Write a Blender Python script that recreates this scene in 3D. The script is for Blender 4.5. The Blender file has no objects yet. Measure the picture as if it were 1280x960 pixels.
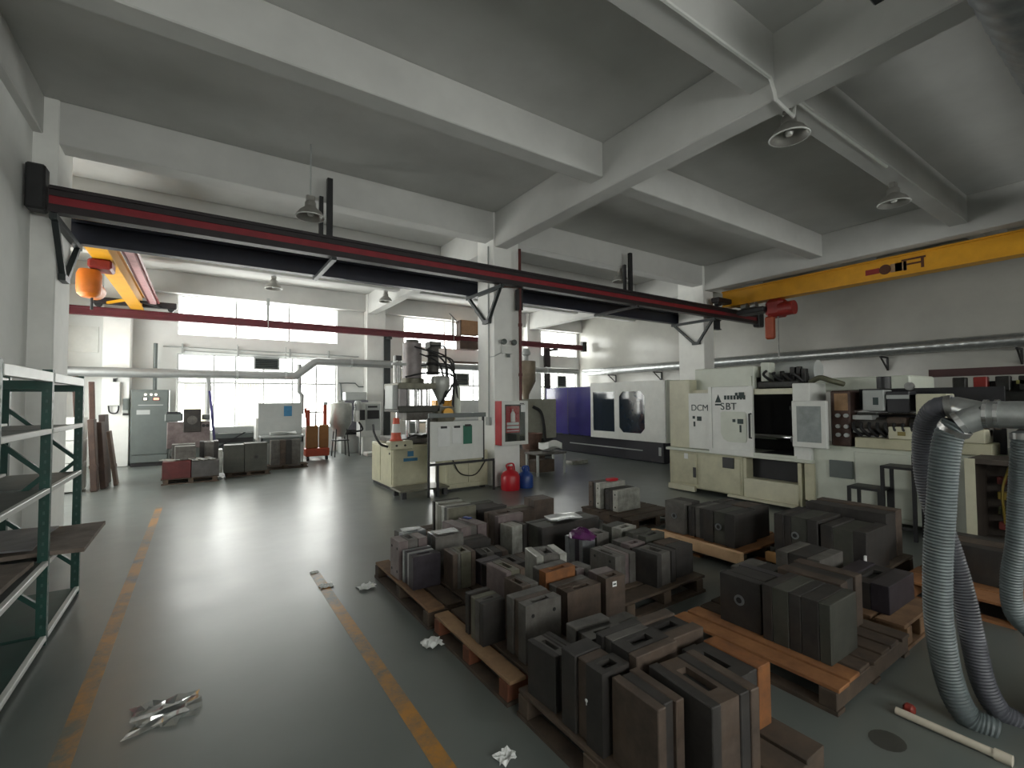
import bpy, math, random
from mathutils import Vector, Matrix
random.seed(7)
R = math.radians
sc = bpy.context.scene
col = sc.collection

# ------------------------------------------------------------------ camera
FPX = 580.4
CAM = Vector((0, 0, 1.7))
yaw, pitch, roll = R(33.88), R(1.966), R(-0.396)
_F = Vector((math.sin(yaw)*math.cos(pitch), math.cos(yaw)*math.cos(pitch), math.sin(pitch)))
_r = Vector((math.cos(yaw), -math.sin(yaw), 0))
_u = _r.cross(_F)
RX = _r*math.cos(roll) + _u*math.sin(roll)
UX = -_r*math.sin(roll) + _u*math.cos(roll)
cam = bpy.data.cameras.new('camera')
cam.sensor_width = 36; cam.sensor_fit = 'HORIZONTAL'
cam.lens = FPX/1280*36
cam.clip_start = .02; cam.clip_end = 200
co = bpy.data.objects.new('camera', cam); col.objects.link(co)
m3 = Matrix((RX, UX, -_F)).transposed()
co.matrix_world = Matrix.Translation(CAM) @ m3.to_4x4()
sc.camera = co

# ------------------------------------------------------------------ sky light, exposure
sc.view_settings.view_transform = 'Standard'
sc.view_settings.look = 'None'
sc.view_settings.gamma = 1
sc.view_settings.use_curve_mapping = False
sc.view_settings.exposure = 0.70
w = bpy.data.worlds.new('overcast_sky'); sc.world = w
w.use_nodes = True
bg = w.node_tree.nodes['Background']
bg.inputs[0].default_value = (1.0, .955, .91, 1)
bg.inputs[1].default_value = 7.5
cy = sc.cycles
cy.max_bounces = 9; cy.diffuse_bounces = 6; cy.glossy_bounces = 4
cy.transparent_max_bounces = 10; cy.transmission_bounces = 4
cy.caustics_reflective = False; cy.caustics_refractive = False
cy.sample_clamp_indirect = 6.0

# ------------------------------------------------------------------ room numbers (metres)
WL, WL2, WR = -1.72, -3.2, 15.0        # left wall (near bay / far bay), right wall
WB, WF = 16.6, -4.2                    # back wall, front wall behind the viewer
CZ = 5.45                              # ceiling
GZ, BZ = 4.75, 4.93                    # underside of girders, of cross beams
# openings: (u0,u1,z0,z1)
BACK_OPEN = [(-.58, 3.9, 3.67, 4.83), (-.58, 3.9, .8, 3.14), (6.3, 11.4, 3.74, 4.81), (6.3, 11.4, .95, 3.1),
             (12.75, 14.85, 3.7, 4.81), (12.75, 14.85, .95, 3.1)]
FRONT_FILL_OPEN = [(-.6, 3.4, 1.3, 3.4), (6.0, 11.2, 2.0, 3.4)]  # unseen windows added behind the viewer as fill light
LEFT_FILL_OPEN = [(9.3, 11.8, .9, 3.7), (12.4, 15.2, .9, 3.7)]      # (v0,v1,z0,z1) unseen windows added for side light in the far bay's left wall
def portal(name, x0, x1, z0, z1, y, ry):
    l = bpy.data.lights.new(name, 'AREA'); l.shape = 'RECTANGLE'
    l.size = x1-x0; l.size_y = z1-z0
    l.cycles.is_portal = True
    o = bpy.data.objects.new(name, l); col.objects.link(o)
    o.location = ((x0+x1)/2, y, (z0+z1)/2); o.rotation_euler = (ry, 0, 0)
for i, (a, b, c, d) in enumerate(BACK_OPEN): portal('daylight_opening', a, b, c, d, WB+.26, R(-90))
for i, (a, b, c, d) in enumerate(FRONT_FILL_OPEN): portal('daylight_opening', a, b, c, d, WF-.26, R(90))

for i, (a, b, c, d) in enumerate(LEFT_FILL_OPEN):
    portal('daylight_opening', a, b, c, d, 0, R(90))
    o = col.objects[-1]; o.location = (WL2-.26, (a+b)/2, (c+d)/2); o.rotation_euler = (R(90), 0, R(-90))

# ------------------------------------------------------------------ pixel helpers (1280x960 frame)
def ray(x, y): return RX*((x-640)/FPX) - UX*((y-480)/FPX) + _F
def _on(x, y, ax, val):
    d = ray(x, y); return CAM + d*((val-CAM[ax])/d[ax])
def G(x, y, z=0): return _on(x, y, 2, z)
def PV(x, y, v): return _on(x, y, 1, v)
def PU(x, y, u): return _on(x, y, 0, u)

# ------------------------------------------------------------------ materials
MATS = {}
def mat(name, c, rough=.6, metal=0., var=.12, scale=6., bump=0., c2=None, spec=.5, dirt=0., dirtc=(.06, .045, .035), coat=0.):
    """procedural principled material; colour varies by noise, optional dirt blotches"""
    if name in MATS: return MATS[name]
    m = bpy.data.materials.new(name); m.use_nodes = True
    nt = m.node_tree; N = nt.nodes; L = nt.links
    b = N['Principled BSDF']
    b.inputs['Metallic'].default_value = metal
    b.inputs['Roughness'].default_value = rough
    b.inputs['Specular IOR Level'].default_value = spec
    b.inputs['Coat Weight'].default_value = coat
    tc = N.new('ShaderNodeTexCoord')
    if c2 is None: c2 = tuple(max(0, k*(1-var*2)) for k in c)
    n1 = N.new('ShaderNodeTexNoise'); n1.inputs['Scale'].default_value = scale
    n1.inputs['Detail'].default_value = 4; n1.inputs['Roughness'].default_value = .65
    L.new(tc.outputs['Object'], n1.inputs['Vector'])
    rp = N.new('ShaderNodeValToRGB')
    rp.color_ramp.elements[0].position = .32; rp.color_ramp.elements[0].color = (*c2, 1)
    rp.color_ramp.elements[1].position = .68; rp.color_ramp.elements[1].color = (*c, 1)
    L.new(n1.outputs['Fac'], rp.inputs['Fac'])
    out = rp.outputs['Color']
    if dirt > 0:
        n2 = N.new('ShaderNodeTexNoise'); n2.inputs['Scale'].default_value = scale*.37
        n2.inputs['Detail'].default_value = 6; n2.inputs['Roughness'].default_value = .7
        L.new(tc.outputs['Object'], n2.inputs['Vector'])
        r2 = N.new('ShaderNodeValToRGB')
        r2.color_ramp.elements[0].position = .5; r2.color_ramp.elements[0].color = (0, 0, 0, 1)
        r2.color_ramp.elements[1].position = .75; r2.color_ramp.elements[1].color = (dirt, dirt, dirt, 1)
        L.new(n2.outputs['Fac'], r2.inputs['Fac'])
        mx = N.new('ShaderNodeMixRGB'); mx.inputs[2].default_value = (*dirtc, 1)
        L.new(r2.outputs['Color'], mx.inputs[0]); L.new(out, mx.inputs[1])
        out = mx.outputs[0]
    L.new(out, b.inputs['Base Color'])
    if bump > 0:
        bp = N.new('ShaderNodeBump'); bp.inputs['Strength'].default_value = bump; bp.inputs['Distance'].default_value = .01
        L.new(n1.outputs['Fac'], bp.inputs['Height']); L.new(bp.outputs['Normal'], b.inputs['Normal'])
    MATS[name] = m
    return m
def emis(name, c, s):
    m = bpy.data.materials.new(name); m.use_nodes = True
    b = m.node_tree.nodes['Principled BSDF']
    b.inputs['Base Color'].default_value = (*c, 1)
    b.inputs['Emission Color'].default_value = (*c, 1); b.inputs['Emission Strength'].default_value = s
    return m
def glassmat(name, tint=(.95, .98, .98), gl=.1):
    m = bpy.data.materials.new(name); m.use_nodes = True
    nt = m.node_tree; N = nt.nodes; L = nt.links
    N.remove(N['Principled BSDF'])
    t = N.new('ShaderNodeBsdfTransparent'); t.inputs[0].default_value = (*tint, 1)
    g = N.new('ShaderNodeBsdfGlossy'); g.inputs['Roughness'].default_value = .02
    mx = N.new('ShaderNodeMixShader'); mx.inputs[0].default_value = gl
    L.new(t.outputs[0], mx.inputs[1]); L.new(g.outputs[0], mx.inputs[2])
    L.new(mx.outputs[0], N['Material Output'].inputs[0])
    return m

PLASTER = mat('white_plaster', (.78, .79, .77), .85, var=.05, scale=1.2, bump=.05, dirt=.12, dirtc=(.45, .44, .4))
CEILM = mat('ceiling_paint', (.60, .60, .58), .9, var=.07, scale=.9, bump=.05)
SLABM = mat('slab_paint', (.58, .58, .56), .9, var=.08, scale=.7, bump=.05)
TILEW = mat('glazed_wall', (.42, .415, .38), .2, var=.05, scale=1.5, spec=.5)
COLM = mat('column_paint', (.87, .87, .84), .7, var=.05, scale=2., dirt=.15, dirtc=(.42, .42, .38))
ALU = mat('window_alu', (.62, .63, .63), .4, .2, var=.05)
GLASS = glassmat('clear_glass')
GREY_GLASS = glassmat('smoked_glass', (.35, .4, .45), .25)
GREEN = mat('rack_green', (.006, .062, .046), .45, var=.2, scale=9, dirt=.2)
WHITEP = mat('white_enamel', (.72, .73, .70), .4, var=.05, scale=5, dirt=.12, dirtc=(.4, .38, .33))
BEIGE = mat('beige_enamel', (.60, .58, .44), .42, var=.07, scale=4, dirt=.22, dirtc=(.25, .22, .14))
CREAM = mat('cream_enamel', (.55, .53, .38), .42, var=.1, scale=4, dirt=.4, dirtc=(.2, .17, .1))
PALEG = mat('pale_green_enamel', (.60, .63, .55), .42, var=.05, scale=4, dirt=.2, dirtc=(.25, .24, .18))
GREYP = mat('grey_enamel', (.125, .145, .138), .38, var=.08, scale=3, dirt=.15)
LGREY = mat('light_grey_enamel', (.42, .44, .43), .45, var=.06, scale=3, dirt=.15)
BLACK = mat('black_steel', (.018, .018, .02), .5, var=.2, scale=8)
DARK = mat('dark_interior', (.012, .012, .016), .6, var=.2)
RUBBER = mat('black_rubber', (.015, .015, .016), .6, var=.1)
STEEL = mat('bare_steel', (.45, .45, .44), .35, .9, var=.15, scale=12, dirt=.2)
CHROME = mat('polished_steel', (.75, .75, .76), .15, 1., var=.05)
GALV = mat('galvanised_duct', (.55, .57, .57), .33, .85, var=.12, scale=14)
WHDUCT = mat('pale_duct', (.34, .35, .345), .38, .45, var=.06, scale=5)
RAILRED = mat('rail_red', (.135, .014, .024), .42, var=.15, scale=5, dirt=.15)
RAILWEB = mat('rail_web_red', (.26, .016, .026), .4, var=.12, scale=5)
RAILBLK = mat('rail_black', (.022, .015, .018), .5, var=.25, scale=6)
NAVY = mat('rail_navy', (.010, .013, .028), .45, var=.2, scale=5)
TEAL = mat('bracket_teal', (.028, .036, .037), .45, var=.2, scale=6)
CRANEY = mat('crane_yellow', (.75, .36, .015), .45, var=.08, scale=3, dirt=.15)
ORANGE = mat('hoist_orange', (.75, .20, .02), .45, var=.1, scale=4)
HREDM = mat('hoist_red', (.30, .025, .02), .45, var=.15, scale=6)
RED = mat('fire_red', (.50, .015, .025), .35, var=.1, scale=6)
PIPERED = mat('pipe_red', (.12, .022, .018), .5, var=.2, scale=6)
BLUE = mat('jug_blue', (.02, .07, .30), .35, var=.15, scale=6)
VIOLET = mat('violet_enamel', (.04, .034, .20), .12, var=.1, scale=3, coat=.6)
BLUEPOLE = mat('blue_violet_paint', (.06, .05, .22), .4)
STORANGE = mat('stacker_orange', (.50, .06, .015), .45, var=.12, scale=5, dirt=.2)
OLIVEOR = mat('stacker_bronze', (.30, .12, .02), .45, var=.12, scale=5, dirt=.3)
WOOD = mat('pallet_wood', (.24, .135, .068), .8, c2=(.12, .065, .034), scale=7, bump=.2, dirt=.5, dirtc=(.07, .045, .03))
WOODP = mat('pale_pine', (.80, .54, .32), .75, c2=(.66, .42, .24), scale=6, bump=.15, dirt=.2)
WOODO = mat('orange_pine', (.33, .145, .055), .75, c2=(.19, .08, .03), scale=6, bump=.15, dirt=.4)
WOODD = mat('grimy_wood', (.095, .065, .043), .8, c2=(.045, .032, .024), scale=6, bump=.2, dirt=.5)
BROWNB = mat('brown_board', (.085, .05, .036), .7, c2=(.05, .03, .024), scale=4, bump=.1, dirt=.3)
CARD = mat('cardboard', (.36, .24, .14), .9, c2=(.25, .16, .09), scale=4)
CARDG = mat('grimy_card', (.22, .18, .15), .85, c2=(.13, .10, .08), scale=5, dirt=.3)
PAPER = mat('white_paper', (.80, .81, .80), .8, var=.04)
SHINE = mat('shine_pale', (.8, .82, .82), .22, .5, var=.1, scale=20, bump=.3)  # pale sheets standing for bright reflections on mould tops
PCB = mat('green_print', (.03, .17, .11), .6)
BLUEST = mat('blue_sticker', (.05, .20, .36), .6)
PURPLE = mat('purple_bag', (.10, .012, .10), .3, var=.2, scale=15)
CONEO = mat('cone_red', (.62, .10, .05), .5, var=.1)
HOSEM = mat('grey_hose', (.12, .145, .15), .45, var=.15, scale=20, dirt=.2)
HOSEV = mat('violet_hose', (.095, .098, .115), .45, var=.15, scale=20)
LAMPM = mat('lamp_spun_metal', (.42, .41, .38), .35, .6, var=.1)
LAMPIN = mat('lamp_inner', (.30, .26, .22), .4, .2)
INK = mat('ink_dark', (.03, .05, .05), .6)
LINKA = mat('print_brown', (.10, .03, .01), .6)
HOPPER = mat('hopper_metal', (.46, .47, .44), .4, .5, var=.1, scale=5, dirt=.25)
HOPPERB = mat('hopper_brown', (.26, .21, .15), .45, .3, var=.15, scale=4, dirt=.3)
PVC = mat('cream_pvc', (.62, .56, .46), .4, var=.08, scale=5)

def floor_material():
    m = bpy.data.materials.new('epoxy_floor'); m.use_nodes = True
    nt = m.node_tree; N = nt.nodes; L = nt.links; b = N['Principled BSDF']
    tc = N.new('ShaderNodeTexCoord')
    def noise(s, d=4, r=.6):
        n = N.new('ShaderNodeTexNoise'); n.inputs['Scale'].default_value = s; n.inputs['Detail'].default_value = d
        n.inputs['Roughness'].default_value = r; L.new(tc.outputs['Object'], n.inputs['Vector']); return n
    def ramp(src, p0, c0, p1, c1):
        r = N.new('ShaderNodeValToRGB'); e = r.color_ramp.elements
        e[0].position = p0; e[0].color = (*c0, 1); e[1].position = p1; e[1].color = (*c1, 1)
        L.new(src.outputs['Fac'], r.inputs['Fac']); return r
    a = ramp(noise(.55, 6, .65), .3, (.112, .126, .118), .72, (.142, .158, .150))
    st = ramp(noise(1.3, 9, .7), .55, (0, 0, 0), .95, (.10, .10, .10))
    mx = N.new('ShaderNodeMixRGB'); mx.inputs[2].default_value = (.085, .085, .077, 1)
    L.new(st.outputs[0], mx.inputs[0]); L.new(a.outputs[0], mx.inputs[1])
    L.new(mx.outputs[0], b.inputs['Base Color'])
    rg = ramp(noise(1.7, 8, .7), .3, (.28, .28, .28), .75, (.36, .36, .36))
    L.new(rg.outputs[0], b.inputs['Roughness'])
    b.inputs['Specular IOR Level'].default_value = 1.0
    bp = N.new('ShaderNodeBump'); bp.inputs['Strength'].default_value = .05; bp.inputs['Distance'].default_value = .004
    L.new(noise(5, 5, .6).outputs['Fac'], bp.inputs['Height']); L.new(bp.outputs[0], b.inputs['Normal'])
    return m
FLOORM = floor_material()
def line_material():
    m = bpy.data.materials.new('worn_yellow_line'); m.use_nodes = True
    nt = m.node_tree; N = nt.nodes; L = nt.links; b = N['Principled BSDF']
    tc = N.new('ShaderNodeTexCoord')
    n = N.new('ShaderNodeTexNoise'); n.inputs['Scale'].default_value = 2.2; n.inputs['Detail'].default_value = 9; n.inputs['Roughness'].default_value = .75
    L.new(tc.outputs['Object'], n.inputs['Vector'])
    r = N.new('ShaderNodeValToRGB'); e = r.color_ramp.elements
    e[0].position = .41; e[0].color = (.135, .135, .115, 1); e[1].position = .58; e[1].color = (.44, .20, .03, 1)
    L.new(n.outputs['Fac'], r.inputs[0]); L.new(r.outputs[0], b.inputs['Base Color'])
    b.inputs['Roughness'].default_value = .38
    return m
LINEM = line_material()

# ------------------------------------------------------------------ mesh builder
ORG = {}
class MB:
    def __init__(s): s.v = []; s.f = []
    def _add(s, vs, fs):
        o = len(s.v); s.v += [tuple(p) for p in vs]; s.f += [[o+i for i in f] for f in fs]; return s
    def box(s, x0, x1, y0, y1, z0, z1, c=0.):
        if x0 > x1: x0, x1 = x1, x0
        if y0 > y1: y0, y1 = y1, y0
        if z0 > z1: z0, z1 = z1, z0
        if c <= 0:
            return s._add([(x, y, z) for x in (x0, x1) for y in (y0, y1) for z in (z0, z1)],
                          [(0, 1, 3, 2), (4, 6, 7, 5), (0, 4, 5, 1), (2, 3, 7, 6), (0, 2, 6, 4), (1, 5, 7, 3)])
        c = min(c, (x1-x0)*.45, (y1-y0)*.45, (z1-z0)*.45)
        P = ((x0, x1), (y0, y1), (z0, z1)); vs = []; idx = {}
        for i in (0, 1):
            for j in (0, 1):
                for k in (0, 1):
                    for ax in range(3):      # vertex lying on the face normal to ax
                        p = []
                        for a, h in enumerate((i, j, k)):
                            q = P[a][h]
                            p.append(q if a == ax else q + (c if h == 0 else -c))
                        idx[i, j, k, ax] = len(vs); vs.append(p)
        fs = []
        for ax in range(3):
            a, b_ = [q for q in range(3) if q != ax]
            for h in (0, 1):
                q = []
                for (m, n) in ((0, 0), (1, 0), (1, 1), (0, 1)):
                    t = [0, 0, 0]; t[ax] = h; t[a] = m; t[b_] = n; q.append(idx[(*t, ax)])
                fs.append(q if (h == 1) == (ax != 1) else q[::-1])
        for ax in range(3):                  # edges parallel to ax
            a, b_ = [q for q in range(3) if q != ax]
            for m in (0, 1):
                for n in (0, 1):
                    t0 = [0, 0, 0]; t0[a] = m; t0[b_] = n; t1 = list(t0); t1[ax] = 1
                    q = [idx[(*t0, a)], idx[(*t0, b_)], idx[(*t1, b_)], idx[(*t1, a)]]
                    fs.append(q if ((m == n) == (ax != 1)) else q[::-1])
        for i in (0, 1):
            for j in (0, 1):
                for k in (0, 1): fs.append([idx[i, j, k, 0], idx[i, j, k, 1], idx[i, j, k, 2]] if (i+j+k) % 2 else [idx[i, j, k, 0], idx[i, j, k, 2], idx[i, j, k, 1]])
        return s._add(vs, fs)
    def cyl(s, p0, p1, r0, r1=None, n=14, cap=True):
        p0, p1 = Vector(p0), Vector(p1); r1 = r0 if r1 is None else r1
        d = (p1-p0).normalized(); a = d.orthogonal().normalized(); b = d.cross(a)
        vs = []
        for p, r in ((p0, r0), (p1, r1)):
            for i in range(n):
                t = 2*math.pi*i/n; vs.append(p + a*(r*math.cos(t)) + b*(r*math.sin(t)))
        fs = [(i, (i+1) % n, n+(i+1) % n, n+i) for i in range(n)]
        if cap: fs += [list(range(n))[::-1], list(range(n, 2*n))]
        return s._add(vs, fs)
    def tube(s, pts, r, n=8, cap=True):
        pts = [Vector(p) for p in pts]; K = len(pts)
        rs = r if isinstance(r, (list, tuple)) else [r]*K
        a = None; vs = []
        for i, p in enumerate(pts):
            d = (pts[min(i+1, K-1)] - pts[max(i-1, 0)]).normalized()
            a = d.orthogonal().normalized() if a is None else (a - d*a.dot(d)).normalized()
            b = d.cross(a)
            for k in range(n):
                t = 2*math.pi*k/n; vs.append(p + a*(rs[i]*math.cos(t)) + b*(rs[i]*math.sin(t)))
        fs = [(i*n+k, i*n+(k+1) % n, (i+1)*n+(k+1) % n, (i+1)*n+k) for i in range(K-1) for k in range(n)]
        if cap: fs += [list(range(n))[::-1], list(range((K-1)*n, K*n))]
        return s._add(vs, fs)
    def lathe(s, prof, c=(0, 0, 0), n=24, ax=(0, 0, 1)):
        ax = Vector(ax).normalized(); c = Vector(c)
        a = ax.orthogonal().normalized(); b = ax.cross(a); vs = []
        for (r, z) in prof:
            for k in range(n):
                t = 2*math.pi*k/n; vs.append(c + ax*z + a*(r*math.cos(t)) + b*(r*math.sin(t)))
        K = len(prof)
        fs = [(i*n+k, i*n+(k+1) % n, (i+1)*n+(k+1) % n, (i+1)*n+k) for i in range(K-1) for k in range(n)]
        return s._add(vs, fs)
    def prism(s, poly, ax, a, b):
        """polygon in the plane normal to axis ax (coords in the other two axes, in order), from a to b"""
        o = [q for q in range(3) if q != ax]; n = len(poly); vs = []
        for h in (a, b):
            for (p, q) in poly:
                t = [0, 0, 0]; t[ax] = h; t[o[0]] = p; t[o[1]] = q; vs.append(t)
        fs = [list(range(n))[::-1], list(range(n, 2*n))] + [(i, (i+1) % n, n+(i+1) % n, n+i) for i in range(n)]
        return s._add(vs, fs)
    def bar(s, p0, p1, w, h, up=(0, 0, 1)):
        """rectangular bar from p0 to p1"""
        p0, p1 = Vector(p0), Vector(p1); d = (p1-p0).normalized()
        up = Vector(up)
        if abs(d.dot(up)) > .98: up = Vector((1, 0, 0))
        a = d.cross(up).normalized()*(w/2); b = a.cross(d).normalized()*(h/2)
        vs = [p+q for p in (p0, p1) for q in (-a-b, a-b, a+b, -a+b)]
        return s._add(vs, [(3, 2, 1, 0), (4, 5, 6, 7), (0, 1, 5, 4), (1, 2, 6, 5), (2, 3, 7, 6), (3, 0, 4, 7)])
    def build(s, name, material, parent=None, smooth=False, label=None):
        me = bpy.data.meshes.new(name)
        o3 = ORG.get(parent.name, Vector()) if parent else Vector()
        me.from_pydata([(p[0]-o3.x, p[1]-o3.y, p[2]-o3.z) for p in s.v], [], s.f)
        me.materials.append(material)
        import bmesh
        bm = bmesh.new(); bm.from_mesh(me); bmesh.ops.recalc_face_normals(bm, faces=bm.faces); bm.to_mesh(me); bm.free()
        if smooth:
            for p in me.polygons: p.use_smooth = True
            me.set_sharp_from_angle(angle=R(38))
        o = bpy.data.objects.new(name, me); col.objects.link(o)
        if parent: o.parent = parent; ORG[o.name] = o3
        if label: o['label'] = label
        return o
def box(name, m, parent, x0, x1, y0, y1, z0, z1, c=0., label=None):
    return MB().box(x0, x1, y0, y1, z0, z1, c).build(name, m, parent, label=label)
def cyl(name, m, parent, p0, p1, r0, r1=None, n=16, label=None):
    return MB().cyl(p0, p1, r0, r1, n).build(name, m, parent, True, label)
def tube(name, m, parent, pts, r, n=8, label=None):
    return MB().tube(pts, r, n).build(name, m, parent, True, label)
def thing(name, label, cat, loc=(0, 0, 0), rz=0, group=None, local=False):
    o = bpy.data.objects.new(name, None); col.objects.link(o)
    o.location = loc; o.rotation_euler = (0, 0, rz); o.empty_display_size = .1
    o['label'] = label; o['category'] = cat
    if group: o['group'] = group
    ORG[o.name] = Vector() if local else Vector(loc)
    return o
def tag(o, label, cat, group=None):
    o['label'] = label; o['category'] = cat
    if group: o['group'] = group
    return o
def struct(o, label=None):
    o['kind'] = 'structure'
    if label: o['label'] = label
    return o
def sroot(name, loc=(0, 0, 0), label=None):
    o = bpy.data.objects.new(name, None); col.objects.link(o); o.location = loc; ORG[o.name] = Vector(loc)
    o.empty_display_size = .1
    return struct(o, label)
def copy_tree(o, parent=None):
    c = o.copy(); col.objects.link(c); c.parent = parent
    for ch in list(o.children): copy_tree(ch, c)
    return c
def curve(pts, n=6):
    """smooth Catmull-Rom path through pts"""
    P = [Vector(p) for p in pts]; P = [P[0]*2-P[1]] + P + [P[-1]*2-P[-2]]; out = []
    for i in range(1, len(P)-2):
        a, b, c, d = P[i-1:i+3]
        for k in range(n):
            t = k/n
            out.append(.5*((2*b)+(c-a)*t+(2*a-5*b+4*c-d)*t*t+(-a+3*b-3*c+d)*t**3))
    return out+[P[-2]]
def text(body, size, m, parent, loc, rot, name='lettering', ext=.002):
    cu = bpy.data.curves.new(name, 'FONT'); cu.body = body; cu.size = size; cu.extrude = ext
    cu.align_x = 'CENTER'; cu.align_y = 'CENTER'
    t = bpy.data.objects.new(name, cu); col.objects.link(t)
    bpy.context.view_layer.update()
    me = bpy.data.meshes.new_from_object(t.evaluated_get(bpy.context.evaluated_depsgraph_get()))
    bpy.data.objects.remove(t)
    me.materials.clear(); me.materials.append(m)
    o = bpy.data.objects.new(name, me); col.objects.link(o)
    o3 = ORG.get(parent.name, Vector())
    o.parent = parent; o.location = Vector(loc)-o3; o.rotation_euler = rot; ORG[o.name] = o3
    return o
FACE_MU = (R(90), 0, R(-90))     # lettering on a face that looks towards -u
FACE_MV = (R(90), 0, 0)          # lettering on a face that looks towards -v

# ================================================================== THE SETTING
fl = struct(MB().box(WL2-.2, WR+.2, WF-.2, WB+.2, -.12, 0).build('floor', FLOORM))
for u, v1 in ((-.525, 9.5), (.965, 4.95)):
    MB().box(u-.045, u+.045, .6 if u > 0 else .4, v1, 0, .0015).build('painted_line', LINEM, fl, label='worn yellow line painted on the floor')
bl = MB(); n = 18
p = G(1109, 926)
bl._add([(p.x+.085*math.cos(2*math.pi*k/n)*1., p.y+.075*math.sin(2*math.pi*k/n), .0015) for k in range(n)], [list(range(n))])
bl.build('oil_stain', mat('oil_dark', (.065, .065, .058), .35), fl, label='dark oval oil stain')

ceil = struct(MB().box(WL2-.2, WR+.2, WF-.2, WB+.2, CZ, CZ+.15).build('ceiling', SLABM))
for u0, u1 in ((4.83, 5.13), (11.8, 12.1)):
    box('girder', CEILM, ceil, u0, u1, WF, WB, GZ, CZ, .015)
BEAMV = [-2.35, .07, 2.47, 4.9, 7.95, 10.4, 13.2]
for v in BEAMV:
    for a, b in ((WL2, 4.83), (5.13, 11.8), (12.1, WR)):
        wv = .32 if v == 7.95 else .26
        box('beam', CEILM, ceil, a, b, v-wv/2, v+wv/2, BZ if v != 7.95 else 4.9, CZ, .012)
box('edge_beam', CEILM, ceil, WL-.1, WL+.09, WF, 7.78, 4.98, CZ, .012)
box('edge_beam', CEILM, ceil, WL2, WR, WB-.25, WB, 4.85, CZ, .012)

wl = sroot('wall_left')
box('near_panel', PLASTER, wl, WL-.2, WL, WF, 8.1, 0, CZ)
box('return_panel', PLASTER, wl, WL2, WL-.2, 7.9, 8.1, 0, CZ)
fp = MB(); ys = [7.9] + [q for o in LEFT_FILL_OPEN for q in o[:2]] + [WB]
for k, (a, b) in enumerate(zip(ys, ys[1:])):
    if k % 2: fp.box(WL2-.2, WL2, a, b, 0, .9); fp.box(WL2-.2, WL2, a, b, 3.7, CZ)
    else: fp.box(WL2-.2, WL2, a, b, 0, CZ)
fp.build('far_panel', PLASTER, wl)
struct(MB().box(WR, WR+.2, WF, WB, 0, CZ).build('wall_right', TILEW))
def wall_open(name, y0, y1, opens, m):
    xs = sorted({WL2-.2, WR+.2, *[o[0] for o in opens], *[o[1] for o in opens]})
    mb = MB()
    for a, b in zip(xs, xs[1:]):
        zz = sorted([(o[2], o[3]) for o in opens if o[0] <= a+1e-6 and o[1] >= b-1e-6])
        z = 0
        for c, d in zz:
            mb.box(a, b, y0, y1, z, c); z = d
        mb.box(a, b, y0, y1, z, CZ)
    return struct(mb.build(name, m))
wall_open('wall_back', WB, WB+.24, BACK_OPEN, PLASTER)
wall_open('wall_front', WF-.24, WF, FRONT_FILL_OPEN, PLASTER)
for k, (u0, u1, v0, v1) in enumerate([(4.8, 5.4, 7.77, 8.42), (11.72, 12.2, 7.77, 8.6), (-2.1, -1.49, 7.77, 8.53),
                                     (4.8, 5.45, 16.2, 16.6), (11.7, 12.35, 16.2, 16.6), (-2.15, -1.58, 16.1, 16.6)]):
    struct(MB().box(u0, u1, v0, v1, 0, CZ, .012).build('column', COLM),
           'square white painted concrete column')

def window(n, o, y, mull, trans=(), fr=.05):
    a, b, c, d = o
    t = sroot('window_%d' % n, ((a+b)/2, y, c))
    f = MB()
    f.box(a, b, y-.03, y+.03, c, c+fr).box(a, b, y-.03, y+.03, d-fr, d).box(a, a+fr, y-.03, y+.03, c+fr, d-fr).box(b-fr, b, y-.03, y+.03, c+fr, d-fr)
    f.build('frame', ALU, t)
    xs = [a+fr] + list(mull) + [b-fr]; zs = [c+fr] + list(trans) + [d-fr]
    for x in mull: box('mullion', ALU, t, x-.025, x+.025, y-.025, y+.025, c+fr, d-fr)
    for z in trans: box('transom', ALU, t, a+fr, b-fr, y-.028, y+.028, z-.03, z+.03)
    for x0, x1 in zip(xs, xs[1:]):
        for z0, z1 in zip(zs, zs[1:]):
            MB().box(x0, x1, y-.003, y+.003, z0, z1).build('pane', GLASS, t)
    return t
wy = WB+.12
W1 = [PV(x, 500, wy).x for x in (267, 294, 329, 365, 395)]
window(1, BACK_OPEN[0], wy, [.9, 2.4], fr=.025)
window(2, BACK_OPEN[1], wy, W1, [2.28])
window(3, BACK_OPEN[2], wy, [8.0, 9.7], fr=.025)
window(4, BACK_OPEN[3], wy, [7.3, 8.3, 9.3, 10.4], [2.28])
window(5, BACK_OPEN[4], wy, [13.8], fr=.025)
window(6, BACK_OPEN[5], wy, [13.8], [2.28])
window(7, FRONT_FILL_OPEN[0], WF-.12, [.5, 1.7, 2.9], fr=.04)  # this and the next: unseen, added to light the near half
window(8, FRONT_FILL_OPEN[1], WF-.12, [7.3, 8.6, 9.9], fr=.04)
for k, (a, b, c, d) in enumerate(LEFT_FILL_OPEN):  # unseen windows, added to light faces turned to the left
    t = sroot('window_%d' % (9+k), (WL2-.1, (a+b)/2, c)); x = WL2-.1
    MB().box(x-.03, x+.03, a, b, c, c+.05).box(x-.03, x+.03, a, b, d-.05, d).box(x-.03, x+.03, a, a+.05, c+.05, d-.05).box(x-.03, x+.03, b-.05, b, c+.05, d-.05).build('frame', ALU, t)
    ym = (a+b)/2
    box('mullion', ALU, t, x-.025, x+.025, ym-.025, ym+.025, c+.05, d-.05)
    for y0_, y1_ in ((a+.05, ym-.025), (ym+.025, b-.05)): box('pane', GLASS, t, x-.003, x+.003, y0_, y1_, c+.05, d-.05)
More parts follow.
